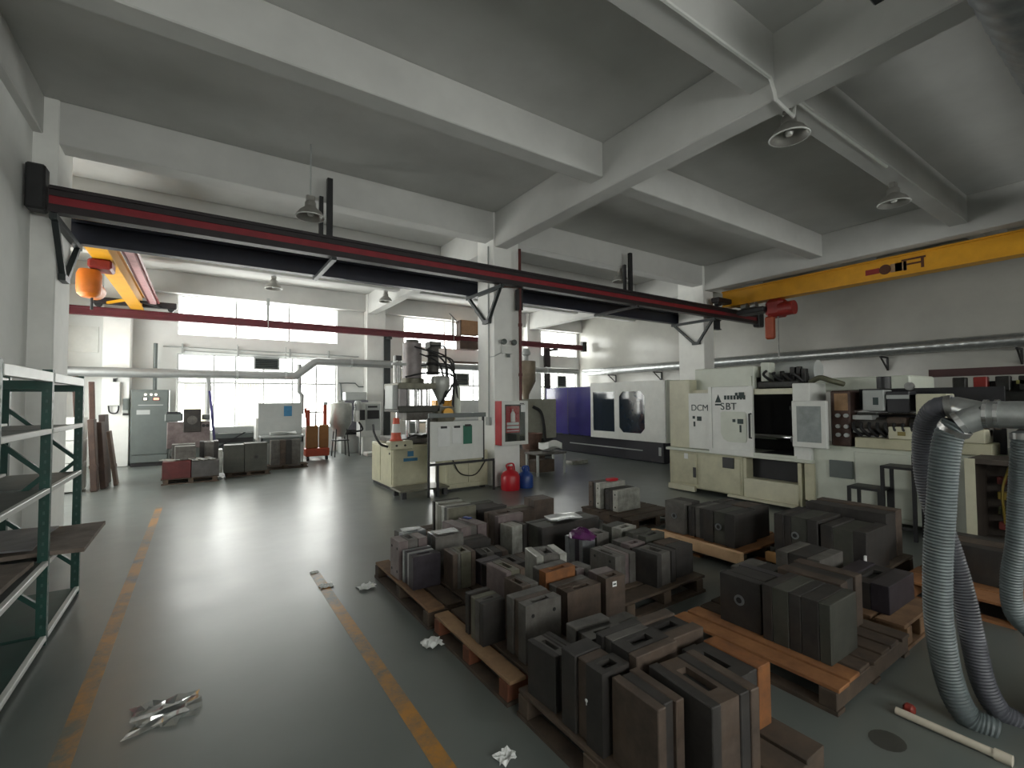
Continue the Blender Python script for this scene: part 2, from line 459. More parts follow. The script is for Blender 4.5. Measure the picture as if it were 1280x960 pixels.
# window sills
for k, o in enumerate((BACK_OPEN[1], BACK_OPEN[3], BACK_OPEN[5])):
    struct(MB().box(o[0]-.05, o[1]+.05, WB-.06, WB+.1, o[2]-.06, o[2]).build('trim_%d' % (k+1), PLASTER))
# conduit of white plastic on the ceiling beams
cz = BZ-.02
tube('conduit', WHITEP, ceil, [(1.0, 2.32, cz), (4.7, 2.32, cz), (4.78, 2.32, GZ+.05), (4.8, 2.32, GZ-.03), (5.25, 2.36, GZ-.03), (5.3, 2.36, cz), (7.9, 2.36, cz)], .018, 6)

# ================================================================== CRANE RAILS
def ibeam(mb, x0, x1, y, z0, z1, fw, ft=.02, wt=.014):
    mb.box(x0, x1, y-fw/2, y+fw/2, z0, z0+ft); mb.box(x0, x1, y-fw/2, y+fw/2, z1-ft, z1); mb.box(x0, x1, y-wt/2, y+wt/2, z0+ft, z1-ft)
    return mb
NV, FV, BV = 7.47, 8.72, 15.85
def rail(name, label, y, x0, x1, z0, z1, mw, mf, grp=None):
    t = thing(name, label, 'crane rail', ((x0+x1)/2, y, z0))
    box('web', mw, t, x0, x1, y-.03, y+.03, z0+.03, z1-.03)
    ft = .10 if mf is RAILBLK else .035
    MB().box(x0, x1, y-.075, y+.075, z0, z0+.03).box(x0, x1, y-.05, y+.05, z0+.03, z0+ft).build('flange', mf, t)
    MB().box(x0, x1, y-.075, y+.075, z1-.03, z1).box(x0, x1, y-.05, y+.05, z1-ft, z1-.03).build('flange', mf, t)
    box('running_bar', mf, t, x0, x1, y-.02, y+.02, z1, z1+.03)
    return t
t = rail('crane_rail', 'dark red I-beam crane rail running past the fronts of the columns', NV, -1.5, 14.2, 3.93, 4.23, RAILWEB, RAILBLK)
box('end_stop', BLACK, t, -1.69, -1.52, NV-.1, NV+.1, 3.93, 4.46, .02)
box('end_stop', BLACK, t, 13.9, 14.2, NV-.1, NV+.1, 3.85, 4.3, .03)
t = rail('crane_rail', 'navy blue crane rail behind the columns', FV, -1.6, 14.0, 3.92, 4.24, NAVY, NAVY)
t = rail('crane_rail', 'thin red crane rail in front of the windowed back wall', BV, -2.95, 14.6, 3.95, 4.15, RAILRED, RAILRED)
box('end_stop', BLACK, t, 14.5, 14.75, BV-.1, BV+.1, 3.9, 4.35, .02)
def vbracket(label, u, z=3.9, vt=NV, vb=FV, zb=3.28, vm=8.05):
    t = thing('rail_bracket', label, 'bracket', (u, vm, zb))
    MB().bar((u, vt-.08, z-.02), (u, vb+.08, z-.02), .07, .07).build('arm', TEAL, t)
    MB().bar((u, vt+.02, z-.05), (u, vm-.12, zb), .06, .06, (1, 0, 0)).build('brace', TEAL, t)
    MB().bar((u, vb-.02, z-.05), (u, vm+.02, zb), .06, .06, (1, 0, 0)).build('brace', TEAL, t)
    box('foot_plate', TEAL, t, u-.035, u+.035, vm-.18, vm+.06, zb-.05, zb+.03)
vbracket('dark V-shaped rail bracket on the pilaster beyond the green rack', -1.45)
vbracket('dark V-shaped rail bracket on the column with the fire cabinet', 4.76)
vbracket('dark V-shaped rail bracket on the column behind the lettered machine', 11.68)
def hanger(label, u, v, z1):
    t = thing('rail_hanger', label, 'hanger', (u, v, 4.262))
    box('post', BLACK, t, u+.03, u+.11, v-.04, v+.04, 4.262, 5.2)
    box('post', BLACK, t, u-.07, u-.01, v+.05, v+.11, 4.262, 4.92)
    if z1:
        MB().bar((u+.1, NV-.1, 3.89), (u+.1, FV+.1, 3.89), .07, .05).build('cross_strut', TEAL if u < 5 else BLACK, t)
    return t
hanger('pair of black hanger posts beside the lamp over the aisle', 1.58, NV+.1, 1)
hanger('pair of black hanger posts beyond the white column, over the pallets', 8.45, NV+.1, 1)
for lab, x in (('thin grey hanger post in front of the wide upper window', 335), ('thin grey hanger post beside the brown crane control boxes', 566)):
    u = PV(x, 390, BV).x
    t = thing('rail_hanger', lab, 'hanger', (u, BV, 4.15))
    box('post', LGREY, t, u-.04, u+.04, BV-.03, BV+.03, 4.182, CZ-.6 if x < 400 else 4.85)
    cyl('tie_rod', LGREY, t, (u, BV-.1, 3.6), (u, BV-.1, 4.3), .012)
for lab, x, m, r in (('dark teal steel post carrying the rail beside the back pilaster', 484, TEAL, .11), ('dark brown steel post carrying the rail behind the violet machine', 684, RAILBLK, .16)):
    yp = 16.42 if x > 500 else 16.12; u = PV(x, 450, yp).x
    t = thing('rail_post', lab, 'post', (u, yp, 0))
    box('shaft', m, t, u-r, u+r, yp-.03, yp+.05, 0.02, 4.05)
    box('base_plate', m, t, u-r-.06, u+r+.06, yp-.12, yp+.06, 0, .02)
    box('rail_arm', m, t, u-r*.6, u+r*.6, BV-.05, yp-.03, 3.86, 3.94)

# ------------------------------------------------------------------ left crane
u0 = -1.42
t = thing('bridge_crane', 'yellow single-girder bridge crane parked by the pilaster with the orange hoist', 'crane', (u0, 12.3, 4.2))
g = MB().box(u0-.10, u0+.10, FV+.1, BV-.1, 4.2, 4.5).box(u0-.14, u0+.14, FV+.1, BV-.1, 4.17, 4.2).box(u0-.14, u0+.14, FV+.1, BV-.1, 4.5, 4.53)
g.build('girder', CRANEY, t)
for v in (FV, BV):
    e = box('end_carriage', RAILBLK, t, u0-.95, u0+.85, v-.1, v+.1, 4.36 if v == FV else 4.27, 4.52 if v == FV else 4.43, .02)
    for s in (-.8, .72): cyl('wheel', BLACK, e, (u0+s, v-.06, 4.355 if v == FV else 4.265), (u0+s, v+.06, 4.355 if v == FV else 4.265), .08)
for k, dx in enumerate((.28, .46)):
    tube('conductor_bar', HREDM if k else RAILRED, t, [(u0+dx, FV+.9, 4.32+.03*k), (u0+dx, BV-.4, 4.32+.03*k)], .032, 6)
box('conductor_cover', mat('pink_cover', (.62, .35, .36), .5), t, u0+.31, u0+.43, FV+1.1, BV-.6, 4.27, 4.36)
for v in [FV+1.0+k*.16 for k in range(3)]: MB().bar((u0+.1, v, 4.5), (u0+.45, v, 4.36), .03, .03).build('cable_bracket', HREDM, t)
MB().bar((u0-.1, 15.0, 4.3), (u0-.6, 15.7, 4.28), .06, .06).build('knee_brace', CRANEY, t)
MB().bar((u0+.1, 15.2, 4.3), (u0+.5, 15.75, 4.28), .05, .05).build('knee_brace', BLACK, t)
HV = 10.6
t = thing('electric_hoist', 'orange electric hoist hanging under the shorter yellow crane', 'hoist', (u0-.1, HV, 3.4))
box('trolley', HREDM, t, u0-.2, u0+.12, HV-.15, HV+.3, 4.0, 4.165, .03)
MB().lathe([(0, 3.5), (.1, 3.51), (.16, 3.57), (.17, 3.66), (.17, 3.9), (.14, 3.98), (0, 4.0)], (u0-.19, HV, 0), 18).build('motor_cover', ORANGE, t, True)
cyl('drum_body', ORANGE, t, (u0-.19, HV+.2, 3.72), (u0-.19, HV+.6, 3.72), .15, n=20)
cyl('motor_end', HREDM, t, (u0-.19, HV+.6, 3.72), (u0-.19, HV+.75, 3.72), .11)
tube('hook_cable', BLACK, t, [(u0-.15, HV, 3.52), (u0-.15, HV, 3.3)], .02)
# ------------------------------------------------------------------ right crane
u1 = 12.55
t = thing('bridge_crane', 'long yellow bridge crane with dark painted marks under the ceiling', 'crane', (u1, 2.5, 4.3))
MB().box(u1-.12, u1+.12, WF+.3, NV+.15, 4.33, 4.72).box(u1-.17, u1+.17, WF+.3, NV+.15, 4.3, 4.335).box(u1-.17, u1+.17, WF+.3, NV+.15, 4.715, 4.75).build('girder', CRANEY, t)
e = box('end_carriage', RAILBLK, t, u1-.75, u1+.95, NV-.12, NV+.12, 4.36, 4.5, .02)
for s in (-.6, .8): cyl('wheel', BLACK, e, (u1+s, NV-.06, 4.355), (u1+s, NV+.06, 4.355), .09)
for x, dv, dz, m_ in ((1091, .13, .06, HREDM), (1107, .16, .10, LINKA), (1121, .10, .09, CARD), (1127, .10, .09, CARD), (1143, .22, .13, LINKA)):
    p = PU(x, 359, u1-.125)
    mk = MB()
    if x == 1107: mk.cyl((u1-.125, p.y, 4.5), (u1-.12, p.y, 4.5), .11, n=14)
    elif x == 1143: mk.box(u1-.125, u1-.12, p.y-.2, p.y+.2, 4.6, 4.64).box(u1-.125, u1-.12, p.y-.17, p.y-.12, 4.4, 4.6).box(u1-.125, u1-.12, p.y+.12, p.y+.17, 4.4, 4.6).box(u1-.125, u1-.12, p.y-.12, p.y+.12, 4.5, 4.54)
    else: mk.box(u1-.125, u1-.12, p.y-dv, p.y+dv, 4.5-dz, 4.5+dz)
    mk.build('painted_mark', m_, t)
t = thing('electric_hoist', 'dark red electric hoist hanging from the long yellow crane', 'hoist', (u1, 6.25, 3.3))
box('trolley', BLACK, t, u1-.35, u1+.1, 6.35, 7.1, 3.98, 4.12, .03)
cyl('wheel', STEEL, t, (u1-.2, 6.6, 4.2), (u1-.2, 6.75, 4.19), .09)
cyl('wheel', STEEL, t, (u1-.2, 6.85, 4.2), (u1-.2, 7.0, 4.19), .09)
box('hoist_body', HREDM, t, u1-.24, u1+.24, 5.95, 6.4, 3.82, 4.29, .09)
cyl('motor', HREDM, t, (u1-.1, 6.05, 4.0), (u1-.1, 5.7, 4.0), .18)
box('hook_block', mat('block_orange', (.42, .07, .02), .5), t, u1-.2, u1-.02, 6.2, 6.42, 3.25, 3.85, .04)
tube('load_chain', STEEL, t, [(u1-.12, 6.1, 3.85), (u1-.12, 6.1, 2.75)], .014, 6)
tube('load_chain', STEEL, t, [(u1-.02, 6.15, 3.85), (u1-.02, 6.15, 2.75)], .014, 6)
# brown control boxes on the back rail
p = PV(583, 420, BV-.15)
t = thing('crane_control_box', 'brown electric control boxes hanging on the thin red back rail', 'control box', (p.x, BV-.2, 3.6))
box('upper_box', mat('box_tan', (.30, .16, .08), .6), t, p.x-.38, p.x+.42, BV-.45, BV-.1, 4.18, 4.72, .02)
box('side_flap', BROWNB, t, p.x-.42, p.x-.38, BV-.45, BV-.1, 4.1, 4.7)
box('lower_box', BROWNB, t, p.x-.42, p.x+.38, BV-.45, BV-.1, 3.62, 3.94, .02)
tube('cable', BLACK, t, [(p.x-.4, BV-.3, 4.6), (p.x-.75, BV-.3, 4.9), (p.x-.75, BV-.2, 4.95)], .02)

# ================================================================== LAMPS
def lamp(label, p, s=1., ztop=CZ):
    t = thing('bell_lamp', label, 'lamp', p)
    x, y, z = p; S = lambda pr: [(a*.8, b*.8) for a, b in pr]
    MB().lathe(S([(.0, .30), (.075, .30), (.095, .27), (.10, .19), (.125, .165), (.19, .11), (.235, .04), (.25, 0), (.24, .004), (.2, .06), (.12, .12), (.05, .14), (0, .14)]), p, 24).build('shade', LAMPM, t, True)
    MB().lathe(S([(.236, -.003), (.252, -.003), (.258, .006), (.248, .014)]), p, 24).build('rim', WHITEP, t, True)
    MB().lathe(S([(0, .02), (.04, .03), (.06, .07), (.045, .12), (.02, .15)]), p, 14).build('bulb', mat('bulb_glass', (.7, .7, .66), .2), t, True)
    cyl('stem', LGREY, t, (x, y, z+.24), (x, y, ztop), .011, n=8)
    box('ballast', LAMPM, t, x-.06, x+.06, y-.04, y+.04, z+.24, z+.32, .012)
lamp('bell lamp beside the black hanger posts over the aisle', tuple(PV(388, 272, 7.15)), 1, CZ)
lamp('bell lamp hanging above the wide upper window', tuple(PV(342, 361, 13.2)), 1, BZ)
lamp('small bell lamp hanging by the girder near the back pilaster', tuple(PV(482, 377, 13.2)), 1, BZ)
lamp('bell lamp by the hanger posts above the violet machine', tuple(PV(776, 352, 7.9)), 1, 4.9)
lamp('bell lamp on the girder where the white conduit turns', (5.45, 2.5, 4.62), 1, BZ)
lamp('dusty bell lamp under the cross beam near the yellow crane', (8.6, 2.5, 4.6), 1, BZ)

# ================================================================== GREEN RACK (left)
RU0, RU1 = -1.40, -.88
RV = [5.68, 4.62, 3.56]
t = thing('storage_rack', 'dark green boltless storage rack with pale beams beside the aisle', 'rack', ((RU0+RU1)/2, RV[1], 0))
for v in RV:
    for u in (RU0, RU1-.055):
        p = box('post', GREEN, t, u, u+.055, v-.025, v+.025, 0, 1.94)
        if u > RU0:
            mb = MB()
            for k in range(24):
                mb.box(u+.022, u+.033, v-.0265, v-.024, .12+k*.072, .142+k*.072); mb.box(u+.0545, u+.0558, v-.005, v+.005, .12+k*.072, .142+k*.072)
            mb.build('slots', mat('slot_green', (.05, .10, .085), .6), p)['kind'] = 'stuff'  # slots drawn as small raised patches in a paler green
    zz = [.25, .72, 1.19, 1.66]
    for k, (z0, z1) in enumerate(zip(zz, zz[1:])):
        a = (RU0+.03, v, z0 if k % 2 else z1); b = (RU1-.03, v, z1 if k % 2 else z0)
        MB().bar(a, b, .03, .03, (0, 1, 0)).build('brace', GREEN, t)
LV = [.05, .57, 1.08, 1.5, 1.885]
SHELFM = mat('shelf_steel', (.16, .17, .16), .5, .3, var=.15, scale=5, dirt=.3)
SHELFG = mat('shelf_green', (.02, .07, .055), .5, var=.15, scale=5, dirt=.2)
for k, z in enumerate(LV):
    for v0, v1 in zip(RV[1:], RV):
        box('beam', WHITEP, t, RU1-.03, RU1+.004, v0+.028, v1-.028, z-(.018 if k < 4 else .035), z+(.018 if k < 4 else .035), .004)
        box('beam', WHITEP if k else GREEN, t, RU0, RU0+.05, v0+.028, v1-.028, z-.03, z+.03, .004)
        if k < 4: box('shelf_panel', SHELFG if k == 0 else SHELFM, t, RU0+.05, RU1-.03, v0+.03, v1-.03, z-.015, z+.01)
for v in RV: box('end_beam', GREEN, t, RU0+.05, RU1-.05, v-.02, v+.02, 1.80, 1.86)
z = LV[1]+.02
def warped_sheet(name, label, m, cat, x0, x1, y0, y1, z, th, amp, ph, n=9):
    mb = MB(); vs = []
    for s in (0, 1):
        for i in range(n):
            for j in range(n):
                a, b = i/(n-1), j/(n-1)
                vs.append((x0+(x1-x0)*a, y0+(y1-y0)*b, z+th*s+amp*(1+math.sin(3*a+ph)*math.cos(4*b+ph))*.5))
    fs = []; q = n*n
    for i in range(n-1):
        for j in range(n-1):
            k = i*n+j; fs += [(k, k+1, k+n+1, k+n), (q+k, q+k+n, q+k+n+1, q+k+1)]
    for i in range(n-1):
        fs += [(i, q+i, q+i+1, i+1), ((n-1)*n+i, (n-1)*n+i+1, q+(n-1)*n+i+1, q+(n-1)*n+i), (i*n, (i+1)*n, q+(i+1)*n, q+i*n), (i*n+n-1, q+i*n+n-1, q+(i+1)*n+n-1, (i+1)*n+n-1)]
    mb._add(vs, fs)
    return tag(mb.build(name, m, None, True), label, cat)
warped_sheet('flat_carton', 'flattened brown carton jutting out over the rack shelf edge', CARDG, 'carton', -1.34, -.70, 4.67, 5.60, z, .03, .015, .3)
warped_sheet('plastic_sheet', 'crumpled grey sheet lying on the flattened carton', mat('grey_sheet', (.24, .23, .24), .5, var=.2), 'sheet', -1.33, -.98, 4.7, 5.45, z+.048, .012, .03, 1.1)
warped_sheet('flat_carton', 'small tan carton piece on the rack shelf bay next to the wall end', CARDG, 'carton', -1.32, -.93, 3.75, 4.5, z, .03, .02, 2.)

# ================================================================== BACK LEFT CORNER
# stacked white boxes and leaning boards
u0 = PV(102, 560, 12.0).x
for k, (z0, z1, lab) in enumerate(((0.02, .55, 'bottom'), (.56, .98, 'middle'), (.99, 1.42, 'top'))):
    box_ = MB().box(-2.2, -1.86, 11.95, 12.45, z0, z1, .01).build('white_carton', WHITEP)
    tag(box_, 'white carton at the %s of the stack beside the leaning boards' % lab, 'carton', 'white cartons by the leaning boards')
brd = [(-1.66, 11.98, 1.38, .10, .22, 3, BROWNB, 'dark brown'), (-1.56, 12.27, 1.32, .09, .25, 4, BROWNB, 'tall brown'),
       (-1.42, 12.62, 1.12, .06, .36, 7, mat('board_grey', (.17, .12, .09), .7, c2=(.11, .075, .06), scale=4), 'short greyish brown'),
       (-1.62, 12.98, 1.45, .10, .3, 3, mat('board_black', (.06, .04, .035), .7), 'blackish brown'),
       (-2.02, 12.9, 2.25, .10, .08, 3, BROWNB, 'narrow full-height brown'), (-1.86, 13.25, 2.15, .09, .1, 2, mat('board_rust', (.16, .09, .07), .7, c2=(.1, .06, .05)), 'narrow reddish')]
for (x, y, h, th, wd, an, m, nm) in brd:
    o = thing('wooden_board', '%s board leaning beside the electric cabinet' % nm, 'board', (x, y, 0), R(random.uniform(-6, 6)), 'boards leaning in the corner', True)
    p = MB().box(-th/2, th/2, -wd/2, wd/2, 0, h, .008).build('plank', m, o)
    MB().box(-th/2-.006, th/2+.006, -wd/2-.004, wd/2+.004, h*.32, h*.32+.06).build('batten', m, o)
    o.rotation_euler.y = R(-an); o.location.z = th/2*math.sin(R(an))+.002
# electric cabinet
a, b = -1.51, -.71; y0, y1 = 15.7, 16.35
t = thing('electric_cabinet', 'tall grey floor-standing electric cabinet with meters at the back wall', 'cabinet', ((a+b)/2, 15.9, 0))
box('body', GREYP, t, a, b, y0+.03, y1, .1, 2.04, .01)
box('plinth', BLACK, t, a+.01, b-.01, y0+.05, y1, 0, .1)
d = box('door', GREYP, t, a+.02, b-.02, y0, y0+.03, .32, 2.0, .006)
box('lower_panel', GREYP, t, a+.02, b-.02, y0, y0+.03, .11, .30, .006)
box('trim_strip', LGREY, d, a+.15, b-.12, y0-.006, y0, 1.62, 1.64)
box('name_plate', LGREY, d, a+.12, a+.40, y0-.004, y0, 1.38, 1.5)
LITW = emis('meter_glow', (1, .93, .8), 1.2); LITR = emis('meter_red', (1, .35, .25), .8)
for k, x in enumerate((.30, .42, .52)): cyl('pilot_lamp', LITW, d, (a+x, y0, 1.91), (a+x, y0-.025, 1.91), .028, n=12)
for x, w_, m in ((.24, .11, LITW), (.45, .16, LITR)):
    q = box('meter', BLACK, d, a+x, a+x+w_, y0-.012, y0, 1.75, 1.84); box('display', m, q, a+x+.02, a+x+w_-.02, y0-.015, y0-.012, 1.765, 1.825)
cyl('conduit', GREYP, t, (a+.46, 16.25, 2.04), (a+.46, 16.25, 3.35), .05, n=12)
# wall boxes on pilaster
y = 16.1
p = PV(139, 500, y)
t = thing('junction_box', 'white wall junction box with cable on the pilaster beside the electric cabinet', 'junction box', (p.x, y, 1.5))
box('cover', WHITEP, t, -2.04, -1.76, y-.12, y, 1.62, 2.25, .015)
tube('cable', BLACK, t, curve([(-2.0, y-.06, 1.62), (-1.97, y-.06, 1.45), (-1.85, y-.06, 1.42), (-1.80, y-.06, 1.5), (-1.79, y-.06, 1.66)]), .018)
box('gland', BLACK, t, -1.92, -1.86, y-.05, y, 2.25, 2.34)
t = thing('isolator_switch', 'small grey isolator switch on the pilaster beside the cabinet', 'switch', (-1.65, y, 1.4))
box('case', LGREY, t, -1.70, -1.58, y-.14, y-.0, 1.42, 1.82, .012); box('lid', GREYP, t, -1.70, -1.60, y-.16, y-.14, 1.5, 1.8, .005)
box('foot', BLACK, t, -1.70, -1.58, y-.14, y, 1.36, 1.42)
# pale ventilation panel on the far left of the back wall
tag(box('sheet_panel', WHITEP, None, -2.95, -2.3, WB-.03, WB, 3.05, 3.75), 'pale sheet panel high on the back wall behind the crane', 'panel')

# ---- mould heap on pallet (back left)
def pallet(label, u0, u1, v0, v1, top=.14, m=WOOD, nb=6, along='u', stringer=None, group=None, name='pallet', sm=None):
    """deck boards run along 'u' or 'v'; three bearers across them"""
    t = thing(name, label, 'pallet', ((u0+u1)/2, (v0+v1)/2, 0), 0, group)
    th = .022; sm = sm or m
    if along == 'u':
        w_ = (v1-v0)/nb
        for k in range(nb): box('deck_board', m, t, u0+random.uniform(-.01, .01), u1+random.uniform(-.01, .01), v0+k*w_+.012, v0+(k+1)*w_-.012, top-th, top, .003)
        for k, f in enumerate((0, .5, 1)):
            x = u0+.03+(u1-u0-.15)*f
            box('bearer', sm, t, x, x+.09, v0+.005, v1-.005, .022 if top < .16 else .025, top-th, .004)
        for f in (0, .5, 1): box('base_board', m, t, u0, u1, v0+(v1-v0-.09)*f, v0+(v1-v0-.09)*f+.09, 0, .022)
    else:
        w_ = (u1-u0)/nb
        for k in range(nb): box('deck_board', m, t, u0+k*w_+.012, u0+(k+1)*w_-.012, v0+random.uniform(-.01, .01), v1+random.uniform(-.01, .01), top-th, top, .003)
        for f in (0, .5, 1):
            y = v0+.005+(v1-v0-.1)*f
            box('bearer', sm, t, u0+.005, u1-.005, y, y+.09, .022, top-th, .004)
        for f in (0, .5, 1): box('base_board', m, t, u0+(u1-u0-.09)*f, u0+(u1-u0-.09)*f+.09, v0, v1, 0, .022)
    return t
def regrime(t, keep):
    d = [c for c in t.children if c.name.startswith('deck_board')]
    for c in d[keep:]: c.data.materials[0] = WOODD
    for c in t.children:
        if c.name.startswith('base_board'): c.data.materials[0] = WOODD
    return t
pallet('steel-grey pallet under the heap with the red crate at the back', -.64, .36, 11.9, 12.9, .12, WOODD)
STC = [mat('mould_grey', (.135, .128, .118), .52, .2, c2=(.07, .065, .058), scale=9, dirt=.5, dirtc=(.06, .04, .025)),
       mat('mould_dark', (.042, .038, .035), .55, .15, c2=(.022, .02, .019), scale=9, dirt=.5, dirtc=(.05, .03, .018)),
       mat('mould_brown', (.105, .076, .058), .58, .15, c2=(.05, .036, .028), scale=8, dirt=.5, dirtc=(.09, .045, .02)),
       mat('mould_light', (.46, .46, .42), .38, .4, c2=(.22, .22, .19), scale=8, dirt=.25),
       mat('mould_rust', (.26, .10, .03), .65, .15, c2=(.14, .055, .02), scale=10, dirt=.4),
       mat('mould_rose', (.22, .18, .175), .45, .4, c2=(.13, .10, .10), scale=8, dirt=.3),
       mat('mould_olive', (.17, .165, .125), .45, .4, c2=(.10, .095, .07), scale=8, dirt=.3),
       mat('mould_violet', (.06, .052, .064), .42, .4, c2=(.03, .026, .032), scale=8, dirt=.25),
       mat('mould_steel', (.40, .42, .43), .3, .7, c2=(.25, .26, .27), scale=8, dirt=.2),
       mat('mould_green', (.066, .066, .054), .55, .15, c2=(.04, .042, .034), scale=8, dirt=.4)]
GR, DK, BR, LT, RU, RO, OL, VI, SS, GN = range(10)
def plate_mesh(x0, x1, y0, y1, z0, z1, slot, c=.004):
    """steel plate with a pocket milled into its top"""
    mb = MB()
    if not slot: return mb.box(x0, x1, y0, y1, z0, z1, c)
    a, b, e, f, dp = slot
    a, b = max(a, x0+.006), min(b, x1-.006); e, f = max(e, y0+.006), min(f, y1-.006)
    V = [(x0, y0, z0), (x1, y0, z0), (x1, y1, z0), (x0, y1, z0), (x0, y0, z1), (x1, y0, z1), (x1, y1, z1), (x0, y1, z1),
         (a, e, z1), (b, e, z1), (b, f, z1), (a, f, z1), (a, e, z1-dp), (b, e, z1-dp), (b, f, z1-dp), (a, f, z1-dp)]
    F = [(3, 2, 1, 0), (0, 1, 5, 4), (1, 2, 6, 5), (2, 3, 7, 6), (3, 0, 4, 7), (4, 5, 9, 8), (5, 6, 10, 9), (6, 7, 11, 10), (7, 4, 8, 11),
         (8, 9, 13, 12), (9, 10, 14, 13), (10, 11, 15, 14), (11, 8, 12, 15), (12, 13, 14, 15)]
    return mb._add(V, F)
POCKET = mat('pocket_black', (.012, .012, .012), .7)
def mould(label, u0, v0, lu, lv, z0, z1, rot=0, axis='v', cols=(GR,), n=4, slots=1, hole=None, grp=None, wear=0, bolt=0):
    """injection mould: clamped steel plates stacked along an axis, near corner at (u0,v0)"""
    t = thing('steel_mould', label, 'mould', (u0, v0, z0), R(rot), grp, True)
    h = z1-z0; rnd = random.Random(int(u0*1000+v0*77))
    L = lv if axis == 'v' else lu
    ws = [rnd.choice((.6, 1, 1.4, 1.9)) for _ in range(n)]; ws[0] = ws[-1] = .9
    tot = sum(ws); p = 0; big = ws.index(max(ws))
    for k, w_ in enumerate(ws):
        q = p + L*w_/tot
        m = STC[cols[k % len(cols)]]
        proud = 0 if k in (0, n-1) else rnd.choice((.0, .004, .009, .013))
        dz = rnd.choice((0, 0, .004, .012)) if k not in (0, n-1) else 0
        if axis == 'v':
            sl = (lu*.25, lu*.72, p+(q-p)*.25, p+(q-p)*.75, .03) if slots and k == big else None
            o = plate_mesh(proud, lu-proud, p+.0012, q-.0012, 0, h-dz, sl).build('plate', m, t)
        else:
            sl = (p+(q-p)*.25, p+(q-p)*.75, lv*.25, lv*.75, .03) if slots and k == big else None
            o = plate_mesh(p+.0012, q-.0012, proud, lv-proud, 0, h-dz, sl).build('plate', m, t)
        if sl: MB().box(sl[0]+.002, sl[1]-.002, sl[2]+.002, sl[3]-.002, h-dz-.0295, h-dz-.027).build('pocket_floor', POCKET, o)
        p = q
    if hole == 'u':      # locating ring on the -u face
        cyl('locating_ring', STC[SS], t, (0, lv*.5, h*.55), (-.008, lv*.5, h*.55), .035, n=18)
        cyl('sprue_hole', POCKET, t, (-.008, lv*.5, h*.55), (-.0085, lv*.5, h*.55), .02, n=14)
    if hole == 'v':
        cyl('locating_ring', STC[DK], t, (lu*.5, 0, h*.5), (lu*.5, -.008, h*.5), .05, n=18)
        cyl('sprue_hole', POCKET, t, (lu*.5, -.008, h*.5), (lu*.5, -.0085, h*.5), .025, n=14)
    if bolt:
        for dx in (.2, .8):
            for dz in (.2, .8):
                if bolt == 2: cyl('bolt_hole', POCKET, t, (0, lv*dx, h*dz), (-.0015, lv*dx, h*dz), .012, n=10)
                else: cyl('bolt_hole', POCKET, t, (lu*dx, 0, h*dz), (lu*dx, -.0015, h*dz), .012, n=10)
    return t
z = .12
o = box('steel_crate', mat('crate_red', (.11, .014, .014), .5, var=.2, dirt=.3), None, -.63, -.14, 11.9, 12.4, z, .47, .008); tag(o, 'dark red steel crate in the heap at the back', 'crate')
o = box('steel_crate', mat('crate_grey', (.085, .08, .078), .5, var=.2, dirt=.4), None, -.13, .36, 11.9, 12.4, z, .45, .008); tag(o, 'grey steel crate beside the red one at the back', 'crate')
mould('pale-topped mould behind the red crate', -.5, 12.45, .42, .4, z, .78, 0, 'v', (GR, LT), 3)
mould('dark mould behind the grey crate', .0, 12.45, .36, .4, z, .82, 0, 'u', (DK, GR), 3)
o = mould('round-edged grey mould on top of the crates at the back', -.42, 12.1, .36, .28, .475, .76, 4, 'v', (GR, LT), 2, 0)
for k, (x, y, rz) in enumerate(((-.1, 12.0, 25), (.05, 12.02, 40), (.2, 12.05, 30))):
    o = thing('loose_plate', ('pale loose plate on the grey crate, next to the red crate', 'middle one of three pale loose plates on the grey crate', 'pale loose plate on the grey crate, at its free end')[k], 'plate', (x, y, .46), R(rz), 'loose plates on the grey crate', True)
    MB().box(-.05, .05, -.12, .12, 0, .018, .003).build('bar', STC[LT], o); MB().box(-.03, .03, -.09, .09, .018, .022).build('raised_face', STC[SS], o)
    o.rotation_euler.x = R(8); o.location.z += .017
for k in range(2):
    o = thing('steel_strip', ('lower long pale steel strip sticking out over the red crate', 'upper long pale steel strip sticking out over the red crate')[k], 'strip', (-.55+.07*k, 12.15, .472+.016*k), R(40+14*k), 'strips on the red crate', True)
    MB().box(-.03, .03, -.2, .2, 0, .014, .002).build('bar', STC[LT], o)
    cyl('end_hole', POCKET, o, (0, .16, .0145), (0, .16, .0155), .012, n=10)
# machine-like mould group behind with the round bore
t = thing('clamp_stand', 'dark upright clamp block with a round bore on a grey stand', 'fixture', (.05, 14.3, 0))
a = PV(229, 540, 14.2).x; b = PV(251, 540, 14.2).x
box('clamp_block', STC[DK], t, a, b, 14.2, 14.7, .95, 1.52, .01); cyl('bore', STC[GR], t, ((a+b)/2, 14.2, 1.25), ((a+b)/2, 14.19, 1.25), .11)
box('bed', STC[RO], t, a-.33, b+.2, 14.25, 14.75, .55, 1.2, .01); box('left_arm', GREYP, t, a-.38, a-.02, 14.3, 14.6, 1.22, 1.42, .02)
box('left_cap', DARK, t, a-.34, a-.06, 14.28, 14.6, 1.42, 1.46); box('right_arm', GREYP, t, b+.02, b+.2, 14.3, 14.6, 1.25, 1.38, .02)
box('base', GREYP, t, a-.2, b+.15, 14.3, 14.75, 0, .55)
for x in (b+.06, b+.14): cyl('port', DARK, t, (x, 14.25, 1.1), (x, 14.235, 1.1), .04, n=12)
t = thing('leaning_pole', 'blue-violet pole standing beside the clamp block', 'pole', (.9, 14.88, 0))
a = PV(262, 520, 14.6); MB().bar((a.x+.18, 14.85, 0), (a.x+.0, 14.9, 2.0), .06, .06).build('shaft', BLUEPOLE, t); MB().bar((a.x+.0, 14.9, 2.0), (a.x-.03, 14.92, 2.34), .09, .09).build('sleeve', WHDUCT, t)
